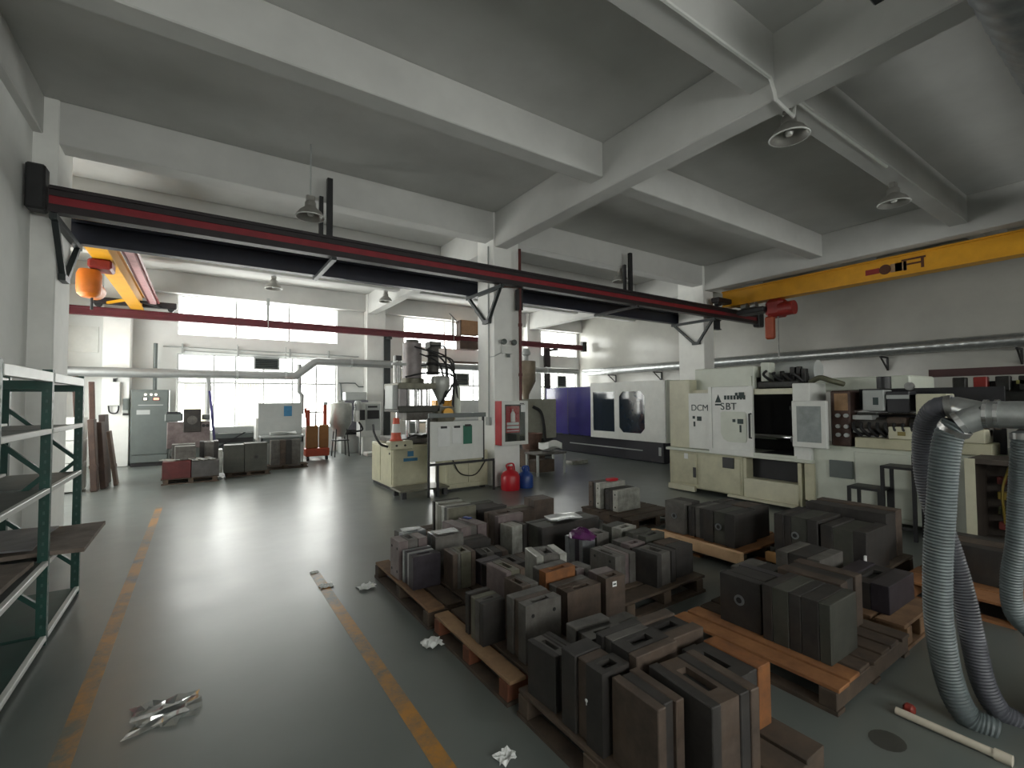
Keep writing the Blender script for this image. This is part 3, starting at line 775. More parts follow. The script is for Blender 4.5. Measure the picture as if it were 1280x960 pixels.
t = thing('work_bench', 'long pale work bench under the lower window', 'bench', (1.3, 15.6, 0))
a = PV(266, 545, 15.3).x; b = PV(324, 545, 15.3).x
box('top', LGREY, t, a, b, 15.3, 16.2, .83, 1.0, .01); box('front_panel', GREYP, t, a, b-.1, 15.4, 15.45, .3, .8); box('dark_strip', BLACK, t, a+.1, b-.15, 15.385, 15.4, .55, .68)  # black strip set on the front panel
for x in (a+.05, b-.12): box('leg', LGREY, t, x, x+.08, 15.45, 16.1, 0, .83)
MB().bar((a+.15, 15.38, .45), (a+.9, 15.38, .9), .03, .06, (0, 1, 0)).build('tie', BLACK, t)
pallet('low dark pallet under the pair of wide grey moulds', .5, 1.4, 12.3, 12.9, .1, WOODD)
a, b, c = PV(280, 570, 12.3).x, PV(306, 570, 12.3).x, PV(334, 570, 12.3).x
mould('wide dark grey mould without a bore, touching its bored twin', a, 12.3, b-a-.01, .35, .1, .72, 0, 'v', (GN, GR), 2, 0)
mould('wide dark grey mould with a round bore, touching its plain twin', b, 12.3, c-b, .35, .1, .74, 0, 'v', (GN, GR), 2, 0, 'v')
mould('small pale mould beside the pair of wide grey moulds', a-.13, 12.45, .11, .3, .1, .62, 0, 'v', (LT,), 2, 0)
# white cabinet, table with rags
a, b = PV(323, 520, 13.9).x, PV(378, 520, 13.9).x
t = thing('machine_enclosure', 'pale grey sheet-metal enclosure with a blue sticker', 'enclosure', ((a+b)/2, 14.3, 0))
box('housing', LGREY, t, a, b, 13.95, 14.6, .75, 1.66, .012); box('lower_body', LGREY, t, a+.05, b-.05, 14.0, 14.6, 0, .75)
q = PV(355, 505, 13.94); box('sticker', BLUEST, t, q.x-.0, q.x+.2, 13.945, 13.95, 1.3, 1.58); box('side_flange', WHITEP, t, a-.05, a, 13.95, 14.5, .7, 1.25)
a, b = PV(325, 545, 13.5).x, PV(381, 545, 13.5).x
t = thing('work_table', 'grey steel table with rags on its top in front of the enclosure', 'table', ((a+b)/2, 13.7, 0))
box('top', LGREY, t, a, b, 13.45, 13.9, .76, .81, .008); box('apron', GREYP, t, a+.03, b-.03, 13.5, 13.55, .62, .76)
for x in (a+.03, b-.07):
    for y in (13.5, 13.82): box('leg', LGREY, t, x, x+.04, y, y+.04, 0, .76)
warped_sheet('cleaning_rag', 'heap of white rags on the steel table', PAPER, 'rag', a+.25, b-.2, 13.5, 13.85, .812, .02, .10, .7, 12)
pallet('grimy pallet under the tall grey mould by the orange stacker', 1.3, 2.35, 13.0, 13.42, .1, WOODD)
a, b = PV(339, 560, 13.0).x, PV(376, 560, 13.0).x
mould('tall dark plated mould standing by the orange stacker', a, 13.05, b-a, .32, .1, .72, 0, 'u', (GR, BR, DK), 4, 0)
# orange stacker
a, b = PV(383, 540, 14.3).x, PV(411, 540, 14.3).x; y = 14.3
t = thing('hydraulic_stacker', 'orange-red hydraulic hand stacker with twin masts', 'stacker', ((a+b)/2, y+.2, 0))
for x in (a+.02, b-.12): box('mast', STORANGE, t, x, x+.10, y+.12, y+.24, .1, 1.6 if x > a+.1 else 1.45, .01)
box('mast_crossbar', LGREY, t, a+.12, b-.12, y+.15, y+.2, 1.36, 1.4); box('mast_tip', LGREY, t, b-.11, b-.01, y+.12, y+.24, 1.6, 1.68)
m_ = (a+b)/2+.03
box('front_plate', OLIVEOR, t, a, m_-.015, y, y+.06, .35, 1.0, .02); box('front_plate', OLIVEOR, t, m_+.015, b, y, y+.06, .35, 1.02, .02)
box('lower_frame', STORANGE, t, a-.02, b+.02, y-.02, y+.3, .12, .35, .02); cyl('lift_cylinder', CHROME, t, (m_-.05, y+.2, .35), (m_-.05, y+.2, 1.35), .03)
for x in (a+.05, b-.05): cyl('wheel', BLACK, t, (x-.03, y+.05, .07), (x+.03, y+.05, .07), .07)
for x in (a+.1, b-.15): box('fork', STORANGE, t, x, x+.1, y+.3, y+1.1, .1, .15)
MB().bar((a+.05, y+.1, 1.1), (a-.05, y-.1, 1.5), .05, .08).build('tiller', STORANGE, t)
# hopper dryer
c = PV(426, 530, 14.9)
t = thing('hopper_dryer', 'pale cylindrical hopper dryer on a thin-legged stand', 'hopper', (c.x, 14.95, 0))
MB().lathe([(0, 1.72), (.1, 1.72), (.12, 1.66), (.32, 1.64), (.33, 1.62), (.33, 1.02), (.31, .98), (.16, .72), (.12, .60), (0, .60)], (c.x, 14.95, 0), 24).build('drum', HOPPER, t, True)
for k in range(4):
    an = R(45+90*k); MB().bar((c.x+.3*math.cos(an), 14.95+.3*math.sin(an), 0), (c.x+.22*math.cos(an), 14.95+.22*math.sin(an), .85), .03, .03).build('leg', BLACK, t)
box('shelf', BLACK, t, c.x-.22, c.x+.22, 14.75, 15.15, .48, .51)
c2 = c.x+.52; cyl('blower', WHITEP, t, (c2, 14.9, 1.05), (c2, 14.9, 1.4), .13); MB().lathe([(0, 1.72), (.09, 1.7), (.13, 1.6), (.1, 1.5), (.12, 1.4)], (c2, 14.9, 0), 16).build('blower_head', LGREY, t, True)
box('control', BLACK, t, c2+.02, c2+.17, 14.72, 14.8, 1.1, 1.42)
tube('air_hose', BLACK, t, curve([(c2, 14.8, 1.05), (c2+.1, 14.75, .8), (c.x+.3, 14.7, .75), (c.x+.15, 14.75, .7)]), .03)
tube('leg_rod', BLACK, t, [(c2+.05, 14.8, 0), (c2+.05, 14.8, 1.0)], .014)
# grey machine and control cabinet at the back wall
a, b = PV(430, 520, 15.7).x, PV(457, 520, 15.7).x
t = thing('granulator', 'grey boxy granulator against the back wall by the hopper dryer', 'machine', ((a+b)/2, 15.9, 0))
box('body', mat('slate_enamel', (.16, .16, .19), .4, var=.1), t, a, b+.1, 15.7, 16.15, .75, 1.72, .015); box('base', LGREY, t, a-.1, b+.2, 15.65, 16.15, .0, .6, .01); box('dark_band', BLACK, t, a-.05, b+.2, 15.63, 16.15, .6, .75)
box('lid', LGREY, t, a+.05, b+.05, 15.72, 16.1, 1.72, 2.0, .02)
a, b = PV(451, 520, 15.0).x, PV(476, 520, 15.0).x
t = thing('control_console', 'pale control console with a dark screen beside the hopper dryer', 'console', ((a+b)/2, 15.2, 0))
box('housing', WHITEP, t, a, b, 15.0, 15.5, .55, 1.66, .012); box('pedestal', WHITEP, t, a+.08, b-.02, 15.05, 15.5, 0, .55)
q = box('panel', LGREY, t, a+.15, b-.02, 14.985, 15.0, .75, 1.6, .005); box('screen', BLACK, q, a+.2, b-.06, 14.98, 14.985, 1.12, 1.4); box('vent_slot', BLACK, q, a+.22, b-.12, 14.98, 14.985, 1.48, 1.54)
tag(box('plastic_crate', WHITEP, None, 4.25, 4.75, 14.3, 14.7, 0, .12, .02), 'low white tray on the floor beside the dryer', 'tray')

# ================================================================== DUCTS AND PIPES AT THE BACK WALL
y = 15.95; z0, z1 = 2.50, 2.98
t = thing('exhaust_duct', 'pale round exhaust duct with a kink along the back wall', 'duct', (2, y, z0))
x1, x2 = 2.45, 3.1
tube('duct_run', WHDUCT, t, [(-3.1, y, z0), (x1, y, z0)], .13, 16)
tube('offset_bend', WHDUCT, t, [(x1-.02, y, z0), (x1+.06, y, z0+.02), (x2-.06, y, z1-.02), (x2+.02, y, z1)], .13, 16)
tube('duct_run', WHDUCT, t, [(x2, y, z1), (14.3, y, z1)], .13, 16)
for x in (.9, 2.2, 4.2, 6.5, 9., 12.5):
    zz = z0 if x < x1 else z1
    q = MB().lathe([(.132, -.03), (.15, -.03), (.15, .03), (.132, .03)], (x, y, zz), 18, (1, 0, 0)).build('joint_ring', GALV, t, True)
    if x in (.9, 2.2): tube('hanger_rod', LGREY, q, [(x, y, zz+.14), (x, y, 3.4)], .012, 6)
tube('drop_pipe', WHDUCT, t, [(PV(260, 480, y).x, y, z0-.1), (PV(260, 480, y).x, y, 1.0)], .06, 10)
xx = PV(374, 480, y).x; tube('drop_pipe', WHDUCT, t, [(xx, y, z1-.1), (xx, y, 2.0), (xx+.08, y, 1.9), (xx+.08, y, 1.3)], .07, 10)
t = thing('wall_pipe', 'thin grey pipe clipped along the wall between the window rows', 'pipe', (2, WB-.1, 3.25))
tube('pipe', LGREY, t, [(-.9, WB-.1, 3.3), (4.6, WB-.1, 3.25)], .022, 8); tube('pipe', LGREY, t, [(-.4, WB-.1, 3.19), (4.5, WB-.1, 3.14)], .016, 8)
for x in (-.45, .95, 2.4, 3.6): box('clip', LGREY, t, x-.02, x+.02, WB-.14, WB, 3.1, 3.4)
t = thing('wall_conduit', 'thin dark conduit curving along the wall beside the console', 'pipe', (4.3, WB-.05, 2.2))
tube('pipe', GREYP, t, [(3.95, WB-.05, 2.32), (4.5, WB-.05, 2.32), (4.62, WB-.05, 2.2), (4.79, WB-.05, 2.2)], .02, 8); tube('pipe', GREYP, t, [(4.0, WB-.05, 2.32), (4.05, WB-.05, 1.7)], .025, 8)
def louver(label, x0, x1, z0, z1, yy, n):
    t = thing('exhaust_fan', label, 'fan', ((x0+x1)/2, yy, z0))
    MB().box(x0, x1, yy-.12, yy, z0, z0+.04).box(x0, x1, yy-.12, yy, z1-.04, z1).box(x0, x0+.04, yy-.12, yy, z0+.04, z1-.04).box(x1-.04, x1, yy-.12, yy, z0+.04, z1-.04).build('frame', LGREY, t)
    box('back_plate', DARK, t, x0+.04, x1-.04, yy-.03, yy-.02, z0+.04, z1-.04)
    for k in range(n):
        zz = z0+.05+(z1-z0-.1)*(k+.5)/n
        MB().bar((x0+.04, yy-.08, zz), (x1-.04, yy-.08, zz), .05, .008, (0, .5, 1)).build('louver_blade', GREYP, t)
WY = WB+.088
q0, q1 = PV(317, 462, WY), PV(349, 448, WY)
louver('dark louvred fan box mounted high in the window over the work bench', q0.x, q1.x, q0.z, q1.z, WY, 5)
q0, q1 = PV(568, 482, WY), PV(585, 467, WY)
louver('brown louvred fan box in the window behind the press', q0.x, q1.x, q0.z, q1.z, WY, 6)
q0, q1 = PV(695, 484, WY), PV(706, 470, WY)
louver('dark fan box in the window behind the violet machine', q0.x, q1.x, q0.z, q1.z, WY, 6)
# duct along the right wall
y = WR-.3
t = thing('exhaust_duct', 'shiny spiral duct on brackets above the die-casting machine', 'duct', (y, 6, 2.9))
mb = MB(); pts = []; rs = []
v = 15.9
while v > -3.9:
    pts.append((y, v, 2.93)); rs.append(.15 if len(pts) % 4 else .157); v -= .06
mb.tube(pts, rs, 14).build('spiral_duct', GALV, t, True)
for v in [14.2, 11.8, 9.4, 7.0, 4.6, 2.2]:
    MB().bar((y+.26, v, 2.74), (y-.22, v, 2.74), .04, .04).bar((y-.2, v, 2.74), (y+.26, v, 2.42), .03, .03).bar((y+.26, v, 2.75), (y+.26, v, 2.4), .04, .04).build('bracket', BLACK, t)
# pale brown boards on the sill, yellow carton behind press
q0, q1 = PV(542, 515, 15.6), PV(565, 500, 15.6)
tag(box('yellow_carton', mat('carton_yellow', (.75, .36, .05), .6, var=.2), None, q0.x, q1.x, 15.4, 15.8, .98, q1.z, .01), 'orange-yellow carton behind the press', 'carton')
q0, q1 = PV(566, 515, 15.6), PV(597, 500, 15.6)
tag(box('pale_carton', WHITEP, None, q0.x, q1.x, 15.4, 15.8, .98, q1.z, .01), 'pale carton to the side of the orange-yellow one behind the press', 'carton')
t = thing('back_counter', 'pale counter carrying cartons behind the press', 'counter', (7.5, 15.6, 0))
box('top', LGREY, t, 6.2, 10.6, 15.3, 16.1, .9, .98, .01)
for x in (6.25, 8.3, 10.5): box('support', GREYP, t, x, x+.06, 15.35, 16.05, 0, .9)
q0, q1 = PV(565, 455, 16.3), PV(598, 452, 16.3)
tag(box('shelf_board', BROWNB, None, q0.x, q1.x, 16.15, 16.6, 3.14, 3.22), 'brown shelf board on the wall below the second upper window', 'shelf')

# ================================================================== VERTICAL PRESS left of the column
t = thing('vertical_press', 'cream vertical injection press with tall cylinders and hopper beside the column', 'press', (3.4, 9.0, 0))
u0, u1, v0, v1 = 3.0, 3.74, 8.47, 9.75
box('base_cabinet', CREAM, t, u0, u1, v0, v1, .06, .86, .015)
q = box('front_door', CREAM, t, u0+.03, u1-.03, v0-.012, v0, .12, .82, .006)
box('sticker', BLUEST, q, u0+.28, u0+.40, v0-.016, v0-.012, .64, .74); box('sticker', BLUEST, q, u0+.20, u0+.48, v0-.016, v0-.012, .55, .61)
q = box('side_door', CREAM, t, u0-.012, u0, v0+.05, v1-.6, .12, .82, .006); box('side_door', CREAM, t, u0-.012, u0, v1-.57, v1-.05, .12, .82, .006)
cyl('lock', BLACK, q, (u0-.012, v0+.15, .7), (u0-.02, v0+.15, .7), .02, n=10)
box('skid', BLACK, t, u0+.03, u1-.03, v0+.03, v1, 0, .06)
box('table', STC[GR], t, u0+.1, 4.05, v0-.02, v1-.2, .88, .98, .01)
box('die_lower', STC[DK], t, u0+.45, 3.95, v0-.05, v0+.5, .98, 1.05, .01)
for x in (3.36, 3.78):
    for y in (8.65, 9.2): cyl('tie_bar', CHROME, t, (x, y, .98), (x, y, 2.25), .045)
box('moving_platen', STC[GN], t, 3.12, 3.98, 8.5, 9.35, 1.62, 1.78, .015)
box('die_upper', STC[GR], t, 3.3, 3.85, 8.55, 9.1, 1.42, 1.62, .01)
box('top_platen', STC[OL], t, 3.12, 3.9, 8.5, 9.35, 2.2, 2.36, .015)
box('cylinder_housing', LGREY, t, 3.02, 3.22, 8.55, 9.0, 1.7, 2.3, .015)
for x in (3.32, 3.46, 3.58): cyl('guide_rod', STEEL, t, (x, 8.5, 1.78), (x, 8.5, 2.2), .028)
box('valve_block', mat('housing_grey', (.35, .33, .33), .5, var=.1, dirt=.2), t, 3.12, 3.26, 8.45, 8.6, 1.78, 2.2, .01)
cyl('main_cylinder', mat('cyl_greyrose', (.28, .25, .25), .45, .2, var=.15, scale=5, dirt=.3), t, (3.55, 8.9, 2.36), (3.55, 8.9, 3.42), .19, n=24)
cyl('cylinder_cap', STC[GR], t, (3.55, 8.9, 3.3), (3.55, 8.9, 3.5), .13)
MB().lathe([(.19, 2.36), (.24, 2.36), (.24, 2.48), (.19, 2.5)], (3.55, 8.9, 0), 24).build('cylinder_flange', STC[OL], t, True)
cyl('side_actuator', STC[GR], t, (3.98, 8.85, 2.6), (3.98, 8.85, 3.42), .12, n=18)
box('actuator_head', STC[GR], t, 3.86, 4.12, 8.72, 9.0, 3.3, 3.48, .02)
for z in (2.65, 2.9, 3.1): MB().lathe([(.12, -.02), (.15, -.02), (.15, .02), (.12, .02)], (3.98, 8.85, z), 18).build('band', BLACK, t, True)
for x, z0, z1 in ((3.12, 2.36, 3.05), (3.2, 2.36, 2.95)): cyl('guide_post', STEEL, t, (x, 8.7, z0), (x, 8.7, z1), .03)
box('limit_bracket', LGREY, t, 3.05, 3.32, 8.62, 8.72, 2.8, 2.86); box('limit_switch', BLACK, t, 3.1, 3.22, 8.6, 8.68, 2.92, 3.04)
MB().lathe([(0, 2.55), (.17, 2.55), (.19, 2.5), (.19, 2.26), (.05, 1.86), (.05, 1.72), (0, 1.72)], (4.04, 8.62, 0), 20).build('feed_hopper', HOPPER, t, True)
MB().lathe([(0, 0), (.07, 0), (.07, .75), (.05, .8), (0, .8)], (4.38, 8.55, 1.5), 16).build('air_tank', PALEG, t, True)
cyl('heater_ring', mat('brass', (.55, .30, .05), .4, .6), t, (4.12, 8.5, 1.6), (4.12, 8.42, 1.6), .11)
box('nozzle_block', STC[OL], t, 3.9, 4.3, 8.5, 8.9, 1.35, 1.75, .03)
random.seed(3)
for k in range(7):
    a = Vector((3.6+random.uniform(-.1, .4), 8.68, 3.1+random.uniform(-.3, .3))); b = Vector((4.1+random.uniform(-.2, .35), 8.5, 1.7+random.uniform(0, .5)))
    m = (a+b)/2+Vector((random.uniform(-.1, .35), -.12, random.uniform(-.1, .4)))
    tube('hydraulic_hose', RUBBER, t, curve([a, (a+m)/2+Vector((.1, -.05, .1)), m, b], 5), .02, 6)
for k in range(4):
    x = 3.3+k*.22; tube('cable', RUBBER, t, curve([(x, 8.5, .99), (x+.1, 8.38, 1.06), (x+.28, 8.42, 1.0)], 5), .018, 6)
tube('hydraulic_hose', RUBBER, t, curve([(3.25, 8.5, 2.5), (3.7, 8.42, 2.62), (4.2, 8.45, 2.58), (4.38, 8.5, 2.3)], 6), .022, 6)
for ch in t.children:
    for q_ in ch.data.vertices:
        if q_.co.z > .99: q_.co.z = .99+(q_.co.z-.99)*.77
cb = box('control_head', CREAM, t, 2.86, 3.30, 8.22, 8.46, .80, .96, .02); cyl('button', BLACK, cb, (2.98, 8.22, .88), (2.98, 8.205, .88), .02, n=10); cyl('button', BLACK, cb, (3.14, 8.22, .88), (3.14, 8.205, .88), .02, n=10)
tube('control_cable', RUBBER, t, curve([(2.85, 8.3, .86), (2.72, 8.35, .92), (2.66, 8.5, 1.1), (2.7, 8.7, 1.25)], 6), .022, 6)
t = thing('press_platform', 'low dark steel platform on the floor in front of the press', 'platform', (3.35, 8.0, 0))
box('plate', STC[OL], t, 2.85, 3.78, 7.68, 8.20, .12, .15, .005)
for x in (2.9, 3.68):
    for y in (7.72, 8.1): box('foot', BLACK, t, x, x+.08, y, y+.08, 0, .12)
t = thing('traffic_cone', 'red and white traffic cone standing on the press control head', 'cone', (3.02, 8.36, .962))
MB().lathe([(0, .0), (.115, .0), (.115, .02), (.10, .03), (.085, .11)], (3.02, 8.36, .962), 20).build('base', CONEO, t, True)
MB().lathe([(.085, .11), (.066, .31)], (3.02, 8.36, .962), 20).build('reflective_band', WHITEP, t, True)
MB().lathe([(.066, .31), (.056, .41), (.04, .42), (0, .42)], (3.02, 8.36, .962), 20).build('tip', CONEO, t, True)
MB().lathe([(.0875, .09), (.0875, .15), (.0835, .15)], (3.02, 8.36, .962), 20).build('lower_band', CONEO, t, True)
t = thing('machine_cabinet', 'low cream two-door cabinet behind the notice board', 'cabinet', (4.2, 8.2, 0))
box('body', CREAM, t, 3.82, 4.72, 7.9, 8.4, .04, .72, .012)
for a, b in ((3.85, 4.26), (4.28, 4.69)): q = box('door', CREAM, t, a, b, 7.885, 7.9, .13, .69, .005)
box('handle', BLACK, q, 4.30, 4.36, 7.872, 7.885, .5, .53)
tube('slack_cable', RUBBER, t, curve([(3.9, 7.86, .66), (4.05, 7.85, .36), (4.25, 7.85, .27), (4.45, 7.85, .3), (4.66, 7.86, .55)]), .012, 6)
for x in (3.86, 4.6):
    for y in (7.95, 8.28): box('foot', BLACK, t, x, x+.08, y, y+.08, 0, .04)
# notice board on a stand
v = 7.58
t = thing('notice_board', 'white notice board with clipboards on a black steel stand before the press', 'notice board', (4.0, v, 0))
a, b = PV(538, 550, v).x, PV(604, 550, v).x; e = PV(616, 570, v).x
box('panel', WHITEP, t, a, b, v, v+.03, .62, 1.32, .006)
box('frame_rail', GREYP, t, a-.03, b+.06, v-.01, v+.05, 1.39, 1.47, .006)
for x in (a-.03, b+.01): box('upright', BLACK, t, x, x+.035, v+.03, v+.065, 0 if x < 4 else .55, 1.45)
box('table_rail', BLACK, t, a-.02, e+.03, v-.02, v+.015, .55, .59); box('leg', BLACK, t, e, e+.035, v-.02, v+.015, 0, .55)
box('leg', BLACK, t, a+.12, a+.155, v-.02, v+.015, 0, .55)
for x0, x1, z0, z1, m in ((547, 562, .88, 1.22, PAPER), (565, 577, .92, 1.22, PAPER), (579, 590, .9, 1.24, PCB)):
    x0, x1 = PV(x0, 545, v).x, PV(x1, 545, v).x
    q = box('clipboard', m, t, x0, x1, v-.008, v, z0, z1, .002); box('clip', BLACK, q, (x0+x1)/2-.06, (x0+x1)/2+.06, v-.02, v-.008, z1-.02, z1+.02)

# ================================================================== COLUMN FITTINGS
v = 7.77
t = thing('fire_hose_cabinet', 'white framed fire cabinet with a glass door hung on the column', 'fire cabinet', (5.05, v-.1, .95))
a, b = 4.83, 5.45; z0, z1 = .82, 1.68; y = 7.55
MB().box(a, b, y+.02, v-.002, z0, z1).build('case', WHITEP, t)
MB().box(a, b, y, y+.02, z0, z0+.07).box(a, b, y, y+.02, z1-.07, z1).box(a, a+.07, y, y+.02, z0+.07, z1-.07).box(b-.07, b, y, y+.02, z0+.07, z1-.07).build('door_frame', WHITEP, t)
box('dark_lining', mat('cabinet_lining', (.03, .03, .025), .5), t, a+.07, b-.07, y+.014, y+.019, z0+.07, z1-.07)
box('poster', RED, t, a+.1, a+.42, y+.008, y+.013, z0+.24, z1-.1)
MB().lathe([(0, 0), (.055, 0), (.055, .16), (.03, .2), (.015, .21), (.015, .25), (0, .25)], (a+.26, y+.02, z0+.45), 14).build('bottle_print', WHITEP, t, True)
for k, z in enumerate((.32, .39, .27)): box('print_line', PAPER, t, a+.12, a+.40, y+.004, y+.008, z0+z, z0+z+(.05 if k < 2 else .015))
box('paper_slip', PAPER, t, b-.17, b-.06, y-.004, y, z1-.22, z1-.08); box('hinge', BLACK, t, b-.2, b-.1, y-.006, y, z1-.06, z1-.045)
box('glass', GLASS, t, a+.07, b-.07, y+.001, y+.003, z0+.07, z1-.07)
box('side_panel', RED, t, 4.81, 4.83, 7.55, 7.768, .82, 1.68, .003, 'red side panel')
t = thing('emergency_light', 'twin-head emergency light on the column with a thin cable', 'light', (5.05, 7.7, 2.7))
box('case', WHITEP, t, 4.95, 5.2, 7.72, 7.768, 2.62, 2.78, .01)
for x in (4.98, 5.22): MB().lathe([(0, 0), (.05, .01), (.06, .05), (.05, .08), (0, .09)], (x, 7.73, 2.84), 14, (0, -1, .3)).build('lamp_head', GREYP, t, True)
box('ring', GREYP, t, 5.06, 5.14, 7.715, 7.72, 2.55, 2.62)
tube('cable', LGREY, t, [(5.0, 7.755, 2.66), (4.83, 7.755, 2.58), (4.79, 7.76, 2.56), (4.785, 7.9, 2.56)], .01, 6)
t = thing('column_conduit', 'thin grey conduit running down the side of the column with switch box', 'conduit', (4.78, 7.95, 1.3))
tube('pipe', LGREY, t, [(4.78, 7.95, 4.8), (4.78, 7.95, 1.35)], .014, 6); box('switch_box', LGREY, t, 4.74, 4.8, 7.88, 8.02, 1.2, 1.36, .008)
t = thing('fire_pipe', 'thin red vertical fire pipe beside the column', 'pipe', (5.5, 7.75, 1.7))
q = PV(650.5, 450, 7.6).x
tube('riser', PIPERED, t, [(q, 7.6, 1.69), (q, 7.6, 4.74)], .03, 10); box('sleeve', BLACK, t, q-.06, q+.06, 7.58, 7.68, 3.5, 3.92)
for z in (2.2, 3.2): MB().lathe([(.03, -.03), (.042, -.03), (.042, .03), (.03, .03)], (q, 7.6, z), 12).build('coupling', PIPERED, t, True)
def jug(label, x, y, m, w_, h, red):
    t = thing('water_jug' if not red else 'fuel_can', label, 'jug', (x, y, 0))
    MB().lathe([(0, 0), (w_*.95, 0), (w_, .03), (w_, h*.55), (w_*.8, h*.68), (w_*.3, h*.8), (w_*.28, h*.93), (0, h*.93)], (x, y, 0), 18).build('body', m, t, True)
    tube('handle', m, t, curve([(x-w_*.3, y, h*.78), (x-w_*.45, y, h*.98), (x+w_*.35, y, h*1.0), (x+w_*.55, y, h*.72)]), .018, 6)
    MB().cyl((x, y, h*.93), (x, y, h), w_*.22).build('cap', WHITEP if red else m, t, True)
a = G(638, 612); jug('red plastic can standing at the foot of the column', a.x, a.y, RED, .18, .48, True)
a = G(657, 609); jug('blue plastic jug beside the red can', a.x, a.y, BLUE, .15, .4, False)

# ================================================================== VIOLET / WHITE MACHINE
u0 = 9.95
t = thing('injection_machine', 'violet and white injection moulding machine with dark glass guard windows', 'machine', (10.5, 10, 0))
box('base', mat('machine_base', (.010, .010, .018), .4, var=.1), t, u0+.12, u0+1.3, 7.9, 12.9, 0, .56, .02)
box('skirt_strip', LGREY, t, u0+.1, u0+.12, 8.6, 11.6, .28, .31)
box('base_plate_label', LGREY, t, u0+.105, u0+.12, 7.98, 8.06, .2, .42)
g = MB(); W = [(9.52, 10.40), (8.42, 9.34)]; z0, z1 = .56, 2.19; wz0, wz1 = .76, 1.92
VV = [7.72, W[1][0], W[1][1], W[0][0], W[0][1], 10.5]
g.box(u0, u0+.06, VV[0], VV[5], z0, wz0).box(u0, u0+.06, VV[0], VV[5], wz1, z1)
for a, b in ((VV[0], VV[1]), (VV[2], VV[3]), (VV[4], VV[5])): g.box(u0, u0+.06, a, b, wz0, wz1)
g.build('guard_door', WHITEP, t)
for a, b in W:
    box('guard_window', mat('window_tint', (.015, .025, .04), .08, coat=.5), t, u0+.02, u0+.05, a, b, wz0, wz1)
    for (s, e) in ((a, 1), (b, -1)):
        if a < 9: MB().prism([(s, wz0), (s+.14*e, wz0), (s, wz0+.14)] , 0, u0, u0+.06).build('corner_chamfer', WHITEP, t); MB().prism([(s, wz1), (s+.14*e, wz1), (s, wz1-.14)], 0, u0, u0+.06).build('corner_chamfer', WHITEP, t)
box('end_panel', PALEG, t, u0, u0+1.3, 7.70, 7.75, .56, 2.19, .01); box('rear_cover', WHITEP, t, u0+.06, u0+1.3, 7.75, 10.5, 2.12, 2.19); box('back_panel', WHITEP, t, u0+1.26, u0+1.3, 7.75, 10.5, .56, 2.12)
box('red_handle', RED, t, u0+.3, u0+.34, 7.66, 7.7, 1.2, 1.85); 
box('violet_guard', VIOLET, t, u0+.04, u0+1.2, 10.52, 12.85, .56, 2.1, .03); box('violet_edge', WHITEP, t, u0+.0, u0+.04, 12.78, 12.88, 1.3, 2.12)
box('violet_seam', DARK, t, u0+.036, u0+.042, 11.6, 11.62, .6, 2.05)
for v in (10.9, 11.6): box('foot', BLACK, t, u0+.15, u0+.3, v, v+.1, 0, .05)
# hoppers and small machine behind column
a = PV(657, 470, 11.2)
t = thing('hopper_dryer', 'brown cone-bottomed hopper dryer on a pale machine beside the violet machine', 'hopper', (a.x, 11.2, 0))
MB().lathe([(0, 2.88), (.1, 2.86), (.3, 2.84), (.3, 2.25), (.1, 1.85), (.09, 1.72), (0, 1.72)], (a.x, 11.2, 0), 22).build('drum', HOPPERB, t, True)
cyl('blower', LGREY, t, (a.x+.02, 11.2, 2.86), (a.x+.02, 11.2, 3.0), .07); MB().lathe([(.05, 3.0), (.13, 3.04), (.14, 3.1), (.08, 3.22), (0, 3.24)], (a.x+.02, 11.2, 0), 14).build('motor', LGREY, t, True)
b = PV(668, 530, 11.0).x
box('machine_body', mat('body_putty', (.36, .36, .30), .5, var=.08, dirt=.2), t, a.x-.3, a.x+1.0, 11.0, 11.8, .55, 1.72, .02); box('machine_foot', BLACK, t, a.x-.2, a.x+.9, 11.05, 11.75, 0, .55)
tube('flex_hose', RUBBER, t, curve([(a.x+.1, 10.98, 1.5), (a.x+.32, 10.9, 1.35), (a.x+.42, 10.88, .95), (a.x+.48, 10.9, .5)]), .045, 8)
a = G(672, 596); 
t = thing('small_stand', 'low steel stand holding a pale cloth bundle, beyond the blue jug', 'stand', (a.x+.3, a.y+.1, 0))
box('top', STC[GR], t, a.x, a.x+.85, a.y, a.y+.5, .46, .5, .006)
for x in (a.x+.02, a.x+.79):
    for y in (a.y+.02, a.y+.43): box('leg', LGREY, t, x, x+.04, y, y+.05, 0, .46)
box('lower_tray', WOODD, t, a.x+.06, a.x+.55, a.y+.08, a.y+.4, .06, .34, .01)
tag(warped_sheet('rag_bundle', 'pale cloth bundle on a machine part behind the low stand', PAPER, 'cloth', a.x+.35, a.x+.75, a.y+.05, a.y+.42, .505, .14, .14, .4), 'pale cloth bundle lying on the low stand beyond the blue jug', 'cloth')
o = MB(); q = PV(660, 562, 9.6)
o.lathe([(0, 0), (.22, 0), (.3, .4), (.29, .4), (.21, .02), (0, .02)], (q.x+.1, 9.6, .45), 12); o = o.build('scrap_bin', mat('bin_rust', (.14, .075, .055), .7, var=.25), None, True)
tag(o, 'rusty brown basket on a crate behind the fire cabinet', 'basket'); 
tag(MB().box(q.x-.15, q.x+.35, 9.35, 9.85, 0, .448, .01).build('wooden_crate', WOODD), 'dark crate under the rusty basket behind the column', 'crate')
tag(MB().box(8.05, 8.6, 9.2, 9.5, 0, .1, .01).build('metal_scrap', STC[LT]), 'pale flat metal plate on the floor beyond the blue jug', 'plate')

# ================================================================== DIE-CASTING MACHINE with lettering (long axis along v)
U = 7.45
t = thing('die_casting_machine', 'long cream die-casting machine lettered DCM on its guard, open at the middle', 'machine', (8.2, 3.5, 0))
